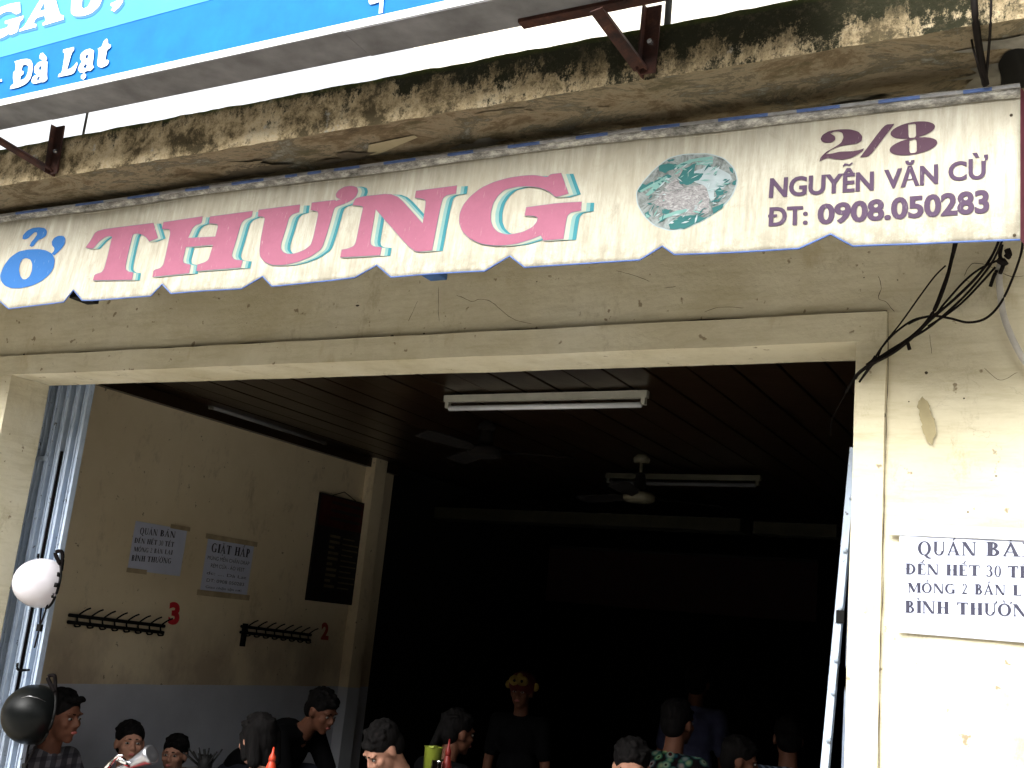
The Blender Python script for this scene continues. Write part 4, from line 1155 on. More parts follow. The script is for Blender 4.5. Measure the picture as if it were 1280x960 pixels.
for nm_, mt_, cnt in (('leaf', 'leaf', 34), ('leaf2', 'leaf2', 26), ('meat', 'foodglow', 40)):
    bm = bmesh.new()
    for k_ in range(cnt):
        an, rr_ = rs.uniform(0, 6.28), rs.uniform(.25 if mt_ != 'leaf' else .55, .86) ** .6
        cx_, cy_ = 632 + math.cos(an) * rr_ * 440, 488 + math.sin(an) * rr_ * 330 - math.cos(an) * rr_ * 90
        L_, w_, ta = rs.uniform(14, 55), rs.uniform(3, 10), rs.gauss(-.45, .5)
        dx_, dy_ = math.cos(ta), math.sin(ta)
        q_ = [(cx_ - dx_ * L_, cy_ - dy_ * L_), (cx_ - dy_ * w_, cy_ + dx_ * w_), (cx_ + dx_ * L_ * .4 - dy_ * w_ * .8, cy_ + dy_ * L_ * .4 + dx_ * w_ * .8), (cx_ + dx_ * L_, cy_ + dy_ * L_), (cx_ + dy_ * w_, cy_ - dx_ * w_)]
        lv = .0038 + .0002 * (k_ % 5)
        shape_bm([Wp(q_)], lambda x, y: AP(x, y, lv), 6, bm)
    face_to(bm, Vector((0, -1, 0))); frombm('printed_sliver', bm, M[mt_], pic, kind='stuff')
bm = bmesh.new()
shape_bm([smooth_loop(Wp([(640, 330), (720, 260), (900, 220), (1060, 300), (1080, 350), (1000, 440), (900, 470), (900, 600), (860, 560), (820, 420), (700, 380)]))], lambda x, y: AP(x, y, .0030), 6, bm)
face_to(bm, Vector((0, -1, 0))); frombm('printed_noodles', bm, simple('printed_noodles', (.25, .30, .31), .7, 0, .1, 30), pic)

# ------------------------------------------------------------------ blue box sign
BY, BYb, BZ = 2.3, 2.447, 1.700 + EYE
sign = empty('box_sign', 'bright blue and cyan box sign with white lettering on steel brackets above the ledge', 'sign')
sx0, sx1, sH = -4.6, -.62, .95
box('sign_case', (sx0, BY + .012, BZ + .006), (sx1, BYb - .004, BZ + sH), M['greymetal'], sign)
xx = sx0; k = 0
for xa, xb in ((sx0, -3.45), (-3.45, -1.99), (-1.99, sx1)):
    bm = bmesh.new(); bm_box(bm, (xa + .0015, BY + .002, BZ - .002 - .002 * k), (xb - .0015, BYb, BZ + .004), .001); frombm('bottom_sheet', bm, M['greymetal'], sign); k += 1
def SP(px, py, o_=0): return PY(px, py, BY) + Vector((0, .010 - o_, 0))
mesh('face_panel', [(sx0, BY + .009, BZ), (sx1, BY + .009, BZ), (sx1, BY + .009, BZ + sH), (sx0, BY + .009, BZ + sH)], [(0, 1, 2, 3)], M['blueface'], sign)
pl, pr = PY(0, 70, BY), PY(255, 0, BY); sl_ = (pr.z - pl.z) / (pr.x - pl.x)
zl = pl.z + (sx0 - pl.x) * sl_; zr = zl + (sx1 - sx0) * sl_
mesh('upper_panel', [(sx0, BY + .0075, zl), (sx1, BY + .0075, zr), (sx1, BY + .0075, BZ + sH), (sx0, BY + .0075, BZ + sH)], [(0, 1, 2, 3)], M['cyanface'], sign)
box('border_strip', (sx0, BY, BZ - .001), (sx1, BY + .0065, BZ + .024), M['whitevinyl'], sign)
Ws = lambda p: Z(0, 0, 8, p)
def stuck(name, loops, mat, o_, parent=sign, dx=0, dy=0):
    bm = shape_bm([smooth_loop([(x + dx, y + dy) for x, y in l]) for l in loops], lambda x, y: SP(x, y, o_)); face_to(bm, Vector((0, -1, 0)))
    return frombm(name, bm, mat, parent)
gl = [[Ws([(190, 15), (195, 120), (150, 140), (100, 105), (20, 120), (-60, 190), (-70, 260), (-10, 290), (60, 270), (80, 235), (40, 232), (40, 205), (225, 150), (220, 185), (190, 210), (165, 315), (95, 345), (80, 330), (20, 370), (-60, 390), (-150, 360), (-170, 270), (-130, 160), (-40, 80), (80, 35), (130, 25)])],
      [Ws([(180, 310), (190, 285), (230, 265), (420, -60), (530, -80), (590, 140), (630, 150), (625, 190), (420, 250), (415, 225), (450, 205), (435, 150), (350, 175), (325, 230), (355, 235), (350, 265)]), Ws([(385, 107), (442, 90), (430, 18)])],
      [Ws([(710, -60), (700, 90), (703, 130), (740, 155), (820, 155), (910, 125), (980, 60), (1010, -10), (1020, -60), (930, -60), (900, 0), (870, 60), (825, 82), (805, 60), (820, -60)])],
      [Ws([(1100, 25), (1140, 10), (1215, -40), (1225, 0), (1190, 60), (1135, 110), (1100, 95), (1122, 65), (1095, 45)])]]
for l in gl:
    lt = stuck('letter', l, M['whitevinyl'], .006)
    stuck('letter_shadow', l, M['deepblue'], .0042, lt, 1.2, 2.6)
for l in ([[(90, 885), (100, 850), (130, 830), (120, 770), (125, 715), (145, 700), (150, 640), (135, 610), (200, 590), (260, 582), (300, 595), (320, 640), (310, 730), (290, 790), (240, 840), (170, 870)], [(190, 800), (240, 780), (270, 720), (275, 650), (240, 640), (215, 650), (205, 700), (225, 708), (222, 740), (198, 750)]],
          [[(305, 800), (320, 760), (360, 740), (335, 720), (330, 670), (370, 620), (420, 600), (465, 610), (460, 740), (465, 790), (430, 815), (400, 815), (340, 832), (312, 825)], [(375, 692), (385, 655), (410, 655), (402, 695)], [(352, 790), (378, 755), (392, 765), (378, 800)]],
          [[(385, 560), (395, 530), (420, 522), (460, 570), (460, 596), (440, 600), (390, 585)]],
          [[(570, 765), (580, 735), (610, 720), (640, 530), (620, 515), (625, 490), (730, 465), (730, 500), (710, 515), (660, 690), (700, 680), (740, 640), (760, 612), (766, 640), (735, 720), (700, 740)]],
          [[(768, 685), (790, 640), (810, 610), (790, 580), (800, 530), (840, 495), (890, 480), (930, 500), (925, 570), (915, 640), (930, 665), (900, 700), (860, 700), (830, 722), (790, 720)], [(842, 580), (850, 545), (878, 540), (868, 580)], [(822, 665), (845, 632), (862, 645), (848, 682)]],
          [[(800, 750), (825, 728), (850, 738), (850, 765), (825, 790), (802, 780)]],
          [[(1010, 460), (1030, 400), (1060, 380), (1070, 400), (1070, 430), (1100, 445), (1095, 470), (1060, 495), (1040, 612), (1060, 590), (1080, 600), (1070, 640), (1020, 668), (980, 665), (962, 640), (975, 540), (980, 505), (970, 480)]],
          [[(-60, 800), (6, 785), (10, 808), (-60, 828)]]):
    stuck('letter', [Ws(x) for x in l], M['whitevinyl'], .006)
stuck('letter', [Z(440, 0, 16, [(320, -30), (620, -90), (612, 4), (530, 22), (440, 52), (350, 72), (322, 50)])], M['whitevinyl'], .006)
stuck('letter_stem', [Z(440, 0, 16, [(532, 24), (612, 6), (596, 236), (512, 255)])], M['palestrip'], .005)

# steel brackets holding the sign
def plate(bm, a, b, w, t_, wd):
    """flat bar from a to b; wd = width direction"""
    a, b = Vector(a), Vector(b); d_ = (b - a).normalized(); wd = Vector(wd).normalized(); n_ = d_.cross(wd).normalized()
    vs = [bm.verts.new(c + wd * w * s1 / 2 + n_ * t_ * s2 / 2) for c in (a, b) for s1, s2 in ((-1, -1), (1, -1), (1, 1), (-1, 1))]
    for f in ((0, 1, 2, 3), (7, 6, 5, 4), (0, 4, 5, 1), (1, 5, 6, 2), (2, 6, 7, 3), (3, 7, 4, 0)): bm.faces.new([vs[i] for i in f])
    bmesh.ops.recalc_face_normals(bm, faces=bm.faces[:])
def bracket(label, base, top, foot_hi):
    t = empty('sign_bracket', label, 'bracket', 'rusty brackets under the blue sign')
    base, top, hi = Vector(base), Vector(top), Vector(foot_hi)
    bm = bmesh.new(); plate(bm, hi, base, .045, .006, (1, 0, 0)); frombm('upright_plate', bm, M['rust'], t)
    bm = bmesh.new(); plate(bm, hi + Vector((-.024, .0, 0)), base + Vector((-.024, .0, 0)), .05, .005, (0, 1, 0)); frombm('upright_flange', bm, M['rust'], t)
    b2 = base + Vector((-.02, -.012, .012))
    bm = bmesh.new(); plate(bm, b2, top, .036, .005, (1, 0, .2)); frombm('diagonal_strut', bm, M['rust'], t)
    bm = bmesh.new(); plate(bm, b2 + Vector((.018, .014, 0)), top + Vector((.018, .014, 0)), .03, .005, (0, 1, .3)); frombm('strut_flange', bm, M['rust'], t)
    bm = bmesh.new(); bm_lathe(bm, [(0, .008), (.008, .008), (.009, 0), (.004, -.012)], base.lerp(hi, .45) + Vector((0, -.005, 0)), Vector((0, -1, 0)), 6); frombm('bolt', bm, M['steel'], t)
    return t
b1 = PY(810, 92, 2.578); h1_ = PY(818, 8, 2.578); t1 = PY(745, 12, 2.35)
bracket('dark rusty angle bracket at the top centre right of the ledge', b1, t1, h1_)
b1 = PY(67, 217, 2.578); h1_ = PY(76, 158, 2.578); t1 = PY(-45, 150, 2.35)
bracket('dark rusty angle bracket at the left end of the ledge', b1, t1, h1_)
rail = empty('rail_iron', 'rusty red angle iron running under the right part of the blue sign', 'steel rail')
ra = PY(652, 28, 2.43); rb = PY(860, -8, 2.43)
box('flat', (ra.x, 2.415, ra.z - .012), (sx1 + .3, 2.447, ra.z - .006), M['rust'], rail)
box('web', (ra.x, 2.409, ra.z - .012), (sx1 + .3, 2.4145, ra.z + .02), M['rust'], rail)
# thin grey posts on the ledge behind the sign
for (px_, py_), lb, r_ in (((834, 32), 'grey steel post behind the right sign bracket', .011), ((104, 168), 'thin grey post near the left sign bracket', .005)):
    p = PY(px_, py_, 2.72); tube('support_post', [(p.x, 2.72, ST - .01), (p.x - .0, 2.72, ST + .9)], r_, M['greymetal'], None, 8, label=lb, cat='post')

# ------------------------------------------------------------------ cables and pipe
cab = empty('cable_bundle', 'tangle of black cables sagging across the corner of the doorway at right', 'cables')
def cable(px, r_=.0035, Y=None):
    pts = []
    for i, q in enumerate(px):
        y = q[2] if len(q) > 2 else (Y or 3.27); pts.append(PY(q[0], q[1], y))
    tube('cable', spline(pts, 8), r_, M['wire'], cab, 6)
cable([(1196, 290, 3.2), (1192, 312), (1183, 350), (1168, 388), (1150, 412), (1120, 438), (1090, 455), (1072, 468, 3.29), (1058, 490, 3.36)], .0055)
cable([(1199, 290, 3.2), (1190, 325), (1178, 360), (1163, 395), (1140, 420), (1105, 443), (1076, 464), (1065, 478, 3.33)], .0042)
cable([(1252, 292, 3.2), (1240, 320), (1222, 345), (1195, 372), (1165, 398), (1142, 420), (1112, 440), (1078, 462), (1066, 480, 3.33)], .0042)
cable([(1254, 298, 3.2), (1240, 328), (1215, 360), (1190, 385), (1160, 410), (1130, 428), (1100, 446), (1080, 460)], .0036)
cable([(1246, 326), (1225, 336), (1205, 352), (1180, 380), (1168, 393), (1142, 400), (1120, 415), (1104, 432), (1092, 450), (1074, 478, 3.28)], .0032)
cable([(1244, 334), (1228, 352), (1205, 376), (1185, 392), (1160, 408)], .0034)
cable([(1279, 296, 3.2), (1276, 318), (1264, 352), (1250, 380), (1232, 398), (1210, 403), (1188, 398), (1168, 395), (1150, 398), (1135, 405)], .0036)
cable([(1182, 332), (1168, 346), (1150, 370), (1125, 405), (1105, 430), (1095, 450), (1074, 478, 3.28)], .0024)
cable([(1064, 480, 3.3), (1050, 505, 3.5), (1040, 525, 3.6), (1038, 545, 3.7)], .0022)
cable([(1096, 446), (1092, 452), (1084, 458)], .009)
cable([(1133, 424), (1135, 430), (1137, 437)], .006)
cable([(1252, 306), (1250, 320), (1254, 330), (1250, 342)], .006)
cable([(1259, 312), (1261, 318), (1258, 322)], .010)
cable([(1248, 324), (1254, 328), (1258, 326)], .011)
cable([(1238, 358), (1242, 346), (1246, 338)], .0055)
drop = empty('ledge_cable', 'dark cables hanging over the ledge at the top right corner', 'cables')
for pts, r_ in (([(1216, -40), (1219, 20), (1224, 60), (1232, 106)], .009), ([(1240, -40), (1238, 30), (1236, 60), (1232, 108)], .0035), ([(1208, -40), (1213, 40), (1222, 80), (1230, 108)], .003)):
    P_ = [PY(a, b, 2.575 if b < 40 else 2.66 if b < 90 else 2.75) for a, b in pts]
    tube('cable', spline(P_, 6), r_, M['wire'], drop, 6)
bm = bmesh.new()
shape_bm([smooth_loop([(1247, 80), (1256, 66), (1270, 60), (1300, 62), (1310, 108), (1250, 112), (1252, 98)])], lambda x, y: PZ(x, y, SB - .006), 0, bm)
face_to(bm, Vector((0, 0, -1))); frombm('hollow_shade_patch', bm, M['black'], ledge)  # flat black shape standing in for the dark inside a hole
pipe = empty('conduit_pipe', 'grey plastic conduit curving down the wall at the right edge', 'pipe')
tube('pipe', spline([PY(*q, 3.285) for q in ((1252, 328), (1249, 340), (1250, 362), (1254, 392), (1264, 420), (1278, 447), (1300, 480), (1318, 540), (1322, 640), (1322, 900))], 8), .0095, M['pipe'], pipe, 10)
tube('collar', [PY(1253, 325, 3.285), PY(1249.5, 338, 3.285)], .012, M['pipe'], pipe, 10)

# ------------------------------------------------------------------ helmets
def helmet(name, label, c, axis, size, shell, black_trim=True, vents=False, strap_dir=Vector((.02, 0, -1)), top_hook=True, group=None):
    """dome pointing along axis"""
    c = Vector(c); t = empty(name, label, 'helmet', group, c); axis = Vector(axis).normalized()
    q = axis.to_track_quat('Z', 'Y')
    a, b, h = size                     # half widths across, half height, dome depth
    up = Vector((0, 0, 1)); yv = (up - axis * up.dot(axis)).normalized(); xv = yv.cross(axis).normalized()
    def P(u, v, d_): return c + xv * u + yv * v + axis * d_
    def dome(k, th0, th1, n1=18, n2=36):
        bm = bmesh.new(); rings = []
        for i in range(n1 + 1):
            th = th0 + (th1 - th0) * i / n1
            rings.append([bm.verts.new(P(a * k * math.sin(th) * math.cos(f), b * k * math.sin(th) * math.sin(f), h * k * math.cos(th))) for f in (j * 2 * math.pi / n2 for j in range(n2))])
        for i in range(n1):
            for j in range(n2): bm.faces.new((rings[i][j], rings[i + 1][j], rings[i + 1][(j + 1) % n2], rings[i][(j + 1) % n2]))
        bmesh.ops.remove_doubles(bm, verts=bm.verts[:], dist=1e-5)
        return bm
    frombm('shell', dome(1, .001, R(112)), shell, t, True)
    frombm('lining', dome(.93, .001, R(111)), M['black'], t, True)
    th = R(112); ring = [P(a * math.sin(th) * math.cos(f), b * math.sin(th) * math.sin(f), h * math.cos(th)) for f in (j * 2 * math.pi / 36 for j in range(37))]
    tube('rim_trim', ring, .0065, M['black'], t, 8)
    if vents:
        for f in (-.45, 0, .45):
            thv = R(106); pts = [P(a * 1.004 * math.sin(thv) * math.cos(f + s_), b * 1.004 * math.sin(thv) * math.sin(f + s_), h * math.cos(thv)) for s_ in (-.09, 0, .09)]
            tube('vent', pts, .006 if f else .011, M['black'], t, 6)
    # chin straps hang below, buckle at the meeting point
    s1 = P(a * .55, -b * .80, -h * .25); s2 = P(-a * .5, -b * .82, -h * .30); meet = c + strap_dir * (b * 1.75) - axis * h * .2
    for s_ in (s1, s2):
        bm = bmesh.new(); plate(bm, s_, meet, .02, .003, xv); frombm('strap', bm, M['strap'], t)
    bm = bmesh.new(); plate(bm, meet, meet + Vector((-.01, 0, -.09)), .02, .003, xv); frombm('strap', bm, M['strap'], t)
    box('buckle', tuple(meet - Vector((.013, .008, .016))), tuple(meet + Vector((.013, .008, .016))), M['black'], t, .003)
    if top_hook:
        hk = [P(a * .5, b * .85, -h * .35), c + Vector((.03, .02, b * 1.25)), c + Vector((.055, .03, b * 1.35)), c + Vector((.065, .035, b * 1.1)), P(a * .62, b * .6, -h * .4)]
        tube('strap_loop', spline(hk, 5), .009, M['strap'], t, 6)
    return t
hc = PD(52, 729, 5.02)
helmet('hanging_helmet', 'glossy white helmet hanging on the folded gate', hc, (-.42, -.90, .06), (.122, .112, .125), M['helmwhite'], vents=True)
hc = PD(41, 893, 4.86)
helmet('hanging_helmet', 'glossy black helmet hanging low on the folded gate', hc, (-.38, -.92, .10), (.138, .128, .13), M['helmblack'], strap_dir=Vector((-.10, -.02, -1)))
hc = PD(34, 897, 5.06)
helmet('hanging_helmet', 'white helmet mostly hidden behind the black helmet', hc, (-.6, -.75, -.1), (.115, .10, .11), M['helmwhite'], top_hook=False)
tube('helmet_silver_line', [PD(27, 872, 4.72), PD(36, 870, 4.70), PD(46, 872, 4.70), PD(57, 877, 4.74)], .0012, M['silver'], bpy.data.objects['hanging_helmet.001'], 6)  # thin silver line laid across the black shell

# ------------------------------------------------------------------ people
def bm_ball(bm, c, r, rot=None, seg=16):
    c = Vector(c); r = r if isinstance(r, (tuple, list)) else (r, r, r)
    mtx = Matrix.Translation(c) @ (rot.to_matrix().to_4x4() if rot else Matrix()) @ Matrix.Diagonal((*r, 1))
    bmesh.ops.create_uvsphere(bm, u_segments=seg, v_segments=max(6, seg // 2 + 2), radius=1, matrix=mtx)
def bm_cap(bm, a, ra, b, rb, seg=12):
    a, b = Vector(a), Vector(b)
    if (b - a).length > 1e-4: bm_tube(bm, [a, b], ra, seg, True, [ra, rb])
    bm_ball(bm, a, ra, None, seg); bm_ball(bm, b, rb, None, seg)
def voxel(bm, size, smooth_it=2):
    me = bpy.data.meshes.new('vox'); bm.to_mesh(me); bm.free()
    o = bpy.data.objects.new('vox', me); COL.objects.link(o)
    r_ = o.modifiers.new('r', 'REMESH'); r_.mode = 'VOXEL'; r_.voxel_size = size; r_.use_smooth_shade = True
    s_ = o.modifiers.new('s', 'SMOOTH'); s_.iterations = smooth_it; s_.factor = .5
    dg = bpy.context.evaluated_depsgraph_get()
    out = bpy.data.meshes.new_from_object(o.evaluated_get(dg))
    bpy.data.objects.remove(o); bpy.data.meshes.remove(me)
    out.materials.clear()
    return out
def put(name, me, mat, parent):
    me.materials.append(mat); me.polygons.foreach_set('use_smooth', [True] * len(me.polygons))
    me.transform(Matrix.Translation(-parent.location))
    o = bpy.data.objects.new(name, me); return link(o, parent)
def person(label, hp, face, s=1., lean=10, pitch=0, tilt=0, bend=0, shirt='shirtblack', skin='skin', hair='short', stand=False, body_yaw=None, vox=.009, hands='table', trousers='trousers', floor=.02):
    """hp head centre, face = yaw the face looks to (deg, 0 = +x, ccw), lean = torso forward lean"""
    hp = Vector(hp); by = R(face if body_yaw is None else body_yaw)
    F = Vector((math.cos(by), math.sin(by), 0)); Rt = Vector((math.sin(by), -math.cos(by), 0)); U = Vector((0, 0, 1))
    hq = (Matrix.Rotation(R(face) - math.pi / 2, 3, 'Z') @ Matrix.Rotation(R(-pitch), 3, 'X') @ Matrix.Rotation(R(tilt), 3, 'Y'))
    q = hq.to_quaternion()
    def Hd(x, y, z): return hp + q @ (Vector((x, y, z)) * s)
    T = (U * math.cos(R(lean)) + F * math.sin(R(lean)))
    neck = hp - T * .06 * s + q @ (Vector((0, -.03, -.10)) * s)
    chest = neck - T * .16 * s; waist = neck - T * .36 * s; pel = neck - T * .52 * s - F * .02 * s
    sh = [neck - T * .055 * s + Rt * .165 * s * d_ for d_ in (-1, 1)]
    if stand:
        hips = [pel + Rt * .09 * s * d_ for d_ in (-1, 1)]
        knees = [Vector((h_.x, h_.y, (pel.z + floor) / 2 + .03)) + F * .03 for h_ in hips]
        ank = [Vector((h_.x, h_.y, floor + .08 * s)) for h_ in hips]
    else:
        hips = [pel + Rt * .09 * s * d_ for d_ in (-1, 1)]
        knees = [h_ + F * .40 * s + Rt * .05 * s * d_ + U * .06 * s for h_, d_ in zip(hips, (-1, 1))]
        ank = [Vector((k_.x, k_.y, floor + .08 * s)) + F * .02 for k_ in knees]
    root = empty('person', label, 'person', None, (pel.x, pel.y, floor))
    # arms
    arms = []
    for i, d_ in enumerate((-1, 1)):
        if hands == 'table':
            el = sh[i] + (-U * .24 + F * .12 + Rt * d_ * .05) * s; wr = el + (F * .20 + U * .03 - Rt * d_ * .06) * s
        elif hands == 'side':
            el = sh[i] + (-U * .27 + Rt * d_ * .05) * s; wr = el + (-U * .24 + F * .05) * s
        else:   # up to the mouth
            el = sh[i] + (-U * .22 + F * .14 + Rt * d_ * .08) * s; wr = hp + (q @ Vector((.05 * d_, .13, -.12))) * s
        arms.append((sh[i], el, wr))
    bm = bmesh.new()
    # head
    bm_ball(bm, Hd(0, -.012, .028), (.074 * s, .094 * s, .088 * s), q)
    bm_ball(bm, Hd(0, .028, -.035), (.058 * s, .062 * s, .070 * s), q)
    bm_ball(bm, Hd(0, .064, -.088), (.026 * s, .022 * s, .020 * s), q, 10)
    for d_ in (-1, 1):
        bm_ball(bm, Hd(.036 * d_, .058, -.018), (.026 * s, .026 * s, .024 * s), q, 10)
        bm_ball(bm, Hd(.030 * d_, .076, .030), (.026 * s, .014 * s, .008 * s), q, 10)
        bm_ball(bm, Hd(.077 * d_, -.006, -.004), (.010 * s, .020 * s, .033 * s), q, 10)
        bm_ball(bm, Hd(.012 * d_, .095, -.024), (.009 * s, .010 * s, .008 * s), q, 8)
    bm_cap(bm, Hd(0, .083, .018), .009 * s, Hd(0, .104, -.018), .011 * s, 8)
    bm_ball(bm, Hd(0, .086, -.047), (.024 * s, .012 * s, .007 * s), q, 8)
    bm_ball(bm, Hd(0, .084, -.059), (.020 * s, .012 * s, .007 * s), q, 8)
    bm_cap(bm, Hd(0, -.02, -.05), .052 * s, neck, .055 * s)
    # torso, limbs
    bm_cap(bm, neck, .06 * s, chest, .11 * s)
    bm_cap(bm, sh[0], .055 * s, sh[1], .055 * s)
    for k_, (c_, rx, ry) in enumerate(((chest, .155, .105), (waist, .13, .095), (pel, .15, .11))):
        bm_ball(bm, c_, (rx * s, ry * s, .16 * s), Matrix.Rotation(by - math.pi / 2, 3, 'Z').to_quaternion())
    for a_, e_, w_ in arms:
        bm_cap(bm, a_, .050 * s, e_, .038 * s); bm_cap(bm, e_, .038 * s, w_, .026 * s)
        fd = (w_ - e_).normalized(); sd_ = fd.cross(U); sd_ = sd_.normalized() if sd_.length > .1 else Rt; nn = sd_.cross(fd).normalized()
        pc = w_ + fd * .045 * s; bm_cap(bm, w_, .024 * s, pc + fd * .02 * s, .030 * s, 8)
        for k_, (o_, L_) in enumerate(((-.026, .062), (-.009, .072), (.009, .068), (.025, .052))):
            b0 = pc + fd * .035 * s + sd_ * o_ * s; b1_ = b0 + (fd * L_ * .55 - nn * .008) * s; b2_ = b1_ + (fd * L_ * .3 - nn * L_ * .45) * s
            bm_cap(bm, b0, .0095 * s, b1_, .009 * s, 6); bm_cap(bm, b1_, .009 * s, b2_, .008 * s, 6)
        th0 = w_ + fd * .03 * s - sd_ * .024 * s; th1 = th0 + (fd * .03 - sd_ * .03 - nn * .012) * s; bm_cap(bm, th0, .011 * s, th1, .010 * s, 6); bm_cap(bm, th1, .010 * s, th1 + (fd * .026 - nn * .01) * s, .009 * s, 6)
    for h_, k_, a_ in zip(hips, knees, ank):
        bm_cap(bm, h_, .085 * s, k_, .056 * s); bm_cap(bm, k_, .054 * s, a_, .034 * s)
        bm_cap(bm, a_ - U * .03 * s, .036 * s, a_ + F * .13 * s - U * .045 * s, .030 * s, 8)
    body = put('body', voxel(bm, vox), M[skin], root)
    # shirt
    bm = bmesh.new()
    bm_cap(bm, neck - T * .03 * s, .068 * s, chest, .118 * s)
    bm_cap(bm, sh[0], .066 * s, sh[1], .066 * s)
    for c_, rx, ry in ((chest, .172, .122), (waist, .150, .115), (pel + T * .05 * s, .168, .128)):
        bm_ball(bm, c_, (rx * s, ry * s, .16 * s), Matrix.Rotation(by - math.pi / 2, 3, 'Z').to_quaternion())
    for a_, e_, w_ in arms: bm_cap(bm, a_, .064 * s, a_.lerp(e_, .75), .056 * s)
    # collar
    ringc = neck + T * .012 * s
    for k_ in range(10):
        an = k_ * 2 * math.pi / 10; bm_ball(bm, ringc + (Rt * math.cos(an) + F * math.sin(an)) * .062 * s - T * .02 * s * (1 + .8 * math.sin(an)), .014 * s, None, 8)
    put('shirt', voxel(bm, vox * 1.15, 3), M[shirt], root)
    bm = bmesh.new()
    for h_, k_, a_ in zip(hips, knees, ank): bm_cap(bm, h_, .098 * s, k_, .070 * s); bm_cap(bm, k_, .068 * s, a_, .050 * s)
    bm_ball(bm, pel - T * .02 * s, (.165 * s, .125 * s, .11 * s), Matrix.Rotation(by - math.pi / 2, 3, 'Z').to_quaternion())
    put('trousers', voxel(bm, vox * 1.3, 2), M[trousers], root)
    # hair
    bm = bmesh.new()
    hz = Matrix.Rotation(R(-12), 3, 'X').to_quaternion()
    bm_ball(bm, Hd(0, -.022, .050), (.084 * s, .098 * s, .080 * s), q @ hz, 20)
    bm_ball(bm, Hd(0, -.055, .0), (.074 * s, .060 * s, .075 * s), q, 16)
    rnd = random.Random(int(hp.x * 1000))
    for k_ in range(26):
        an = rnd.uniform(0, 2 * math.pi); ph = rnd.uniform(.1, 1.2)
        v_ = Vector((math.cos(an) * math.sin(ph) * .082, math.sin(an) * math.sin(ph) * .094 - .02, math.cos(ph) * .082 + .048))
        bm_ball(bm, Hd(*v_), (.018 * s, .020 * s, .012 * s), q, 6)
    if hair == 'short':
        for k_ in range(7): bm_ball(bm, Hd(-.048 + k_ * .016, .070 - abs(k_ - 3) * .007, .080 - abs(k_ - 3) * .004 - .010 * ((k_ * 5) % 3) / 2), (.014 * s, .018 * s, .014 * s), q, 6)
    if hair == 'quiff':
        for k_ in range(8): bm_ball(bm, Hd(-.05 + k_ * .014, .076 - abs(k_ - 3.5) * .006, .092 + .006 * (k_ % 2)), (.014 * s, .024 * s, .014 * s), q, 6)
    if hair in ('long', 'bob'):
        L_ = -.20 if hair == 'long' else -.10
        for d_ in (-1, 0, 1): bm_cap(bm, Hd(.055 * d_, -.045 - (.02 if d_ == 0 else 0), .03), .05 * s, Hd(.06 * d_, -.06, L_), .036 * s, 10)
        for d_ in (-1, 1): bm_cap(bm, Hd(.070 * d_, .015, .03), .022 * s, Hd(.074 * d_, .0, L_ * .8), .018 * s, 8)
        bm_ball(bm, Hd(0, .05, .085), (.06 * s, .03 * s, .022 * s), q, 10)
    if hair == 'tail':
        bm_cap(bm, Hd(0, -.10, .03), .030 * s, Hd(0, -.14, -.10), .022 * s, 8)
    hm = voxel(bm, .0065, 1)
    put('hair', hm, M['hair'], root)
    for d_ in (-1, 1):
        bm = bmesh.new(); bm_ball(bm, Hd(.030 * d_, .079, .008), (.0135 * s, .006 * s, .0062 * s), q, 10); e_ = frombm('eye', bm, M['eyewhite'], root, True)
        bm = bmesh.new(); bm_ball(bm, Hd(.030 * d_, .0835, .008), (.0058 * s, .003 * s, .0058 * s), q, 8); frombm('iris', bm, M['eyedark'], e_, True)
        e_.children[0].data.transform(Matrix.Translation(-root.location)) if False else None
        bm = bmesh.new(); bm_cap(bm, Hd(.014 * d_, .088, .030), .0032 * s, Hd(.044 * d_, .078, .032), .003 * s, 6); frombm('eyebrow', bm, M['hair'], root, True)
    bm = bmesh.new(); bm_ball(bm, Hd(0, .094, -.053), (.020 * s, .006 * s, .0075 * s), q, 10); frombm('mouth', bm, M['lips'], root, True)
    if not stand:
        seats.append((pel - U * .105 * s, by, s))
    return root
seats = []
def fix_sub(root):
    # sub-parts were built in world space; bring them into their root's frame
    for c in root.children:
        for g in c.children:
            g.data.transform(Matrix.Translation(-root.location))
P_ = []
P_.append(person('man in grey checked shirt seen from the side beside the black helmet', PD(77, 897, 5.35), 8, 1.02, 8, 4, 0, shirt='plaid', hair='quiff', body_yaw=12, vox=.008))
P_.append(person('young boy in a red shirt looking to the right', PD(162, 930, 5.75), -32, .90, 4, -4, 0, shirt='shirtred', skin='skin2', body_yaw=-60, vox=.007))
P_.append(person('small child with cropped hair facing the street', PD(218, 944, 6.1), -66, .84, 3, 2, 0, shirt='shirtgreen', skin='skin2', body_yaw=-70, vox=.007))
P_.append(person('person in black with long dark hair facing left behind the red bottle', PD(321, 926, 5.5), 168, 1.0, 12, 12, 0, shirt='shirtblack', skin='skin2', hair='bob', body_yaw=175))
P_.append(person('man in black bending forward by the blue grey wall', PD(402, 890, 6.5), -5, 1.02, 52, 22, 0, shirt='shirtblack', body_yaw=0))
P_.append(person('young man bowing his head over the table in front', PD(479, 937, 5.3), -115, 1.0, 22, 42, 0, shirt='shirtdark', skin='skin2', body_yaw=-100, vox=.008))
P_.append(person('standing person in dark clothes wearing a yellow and red knitted cap', PD(652, 866, 7.2), -80, .9, 0, 0, 0, shirt='shirtblack', stand=True, hands='side'))
P_.append(person('person with tied back hair seen from behind near the green tub', PD(572, 917, 6.2), 60, 1.0, 14, 8, 0, shirt='shirtblack', hair='tail', body_yaw=70))
P_.append(person('person with bare forehead peeking over the bottom edge', PD(789, 962, 4.9), -70, 1.0, 18, 14, 0, shirt='shirtdark', skin='skin2', body_yaw=-70))
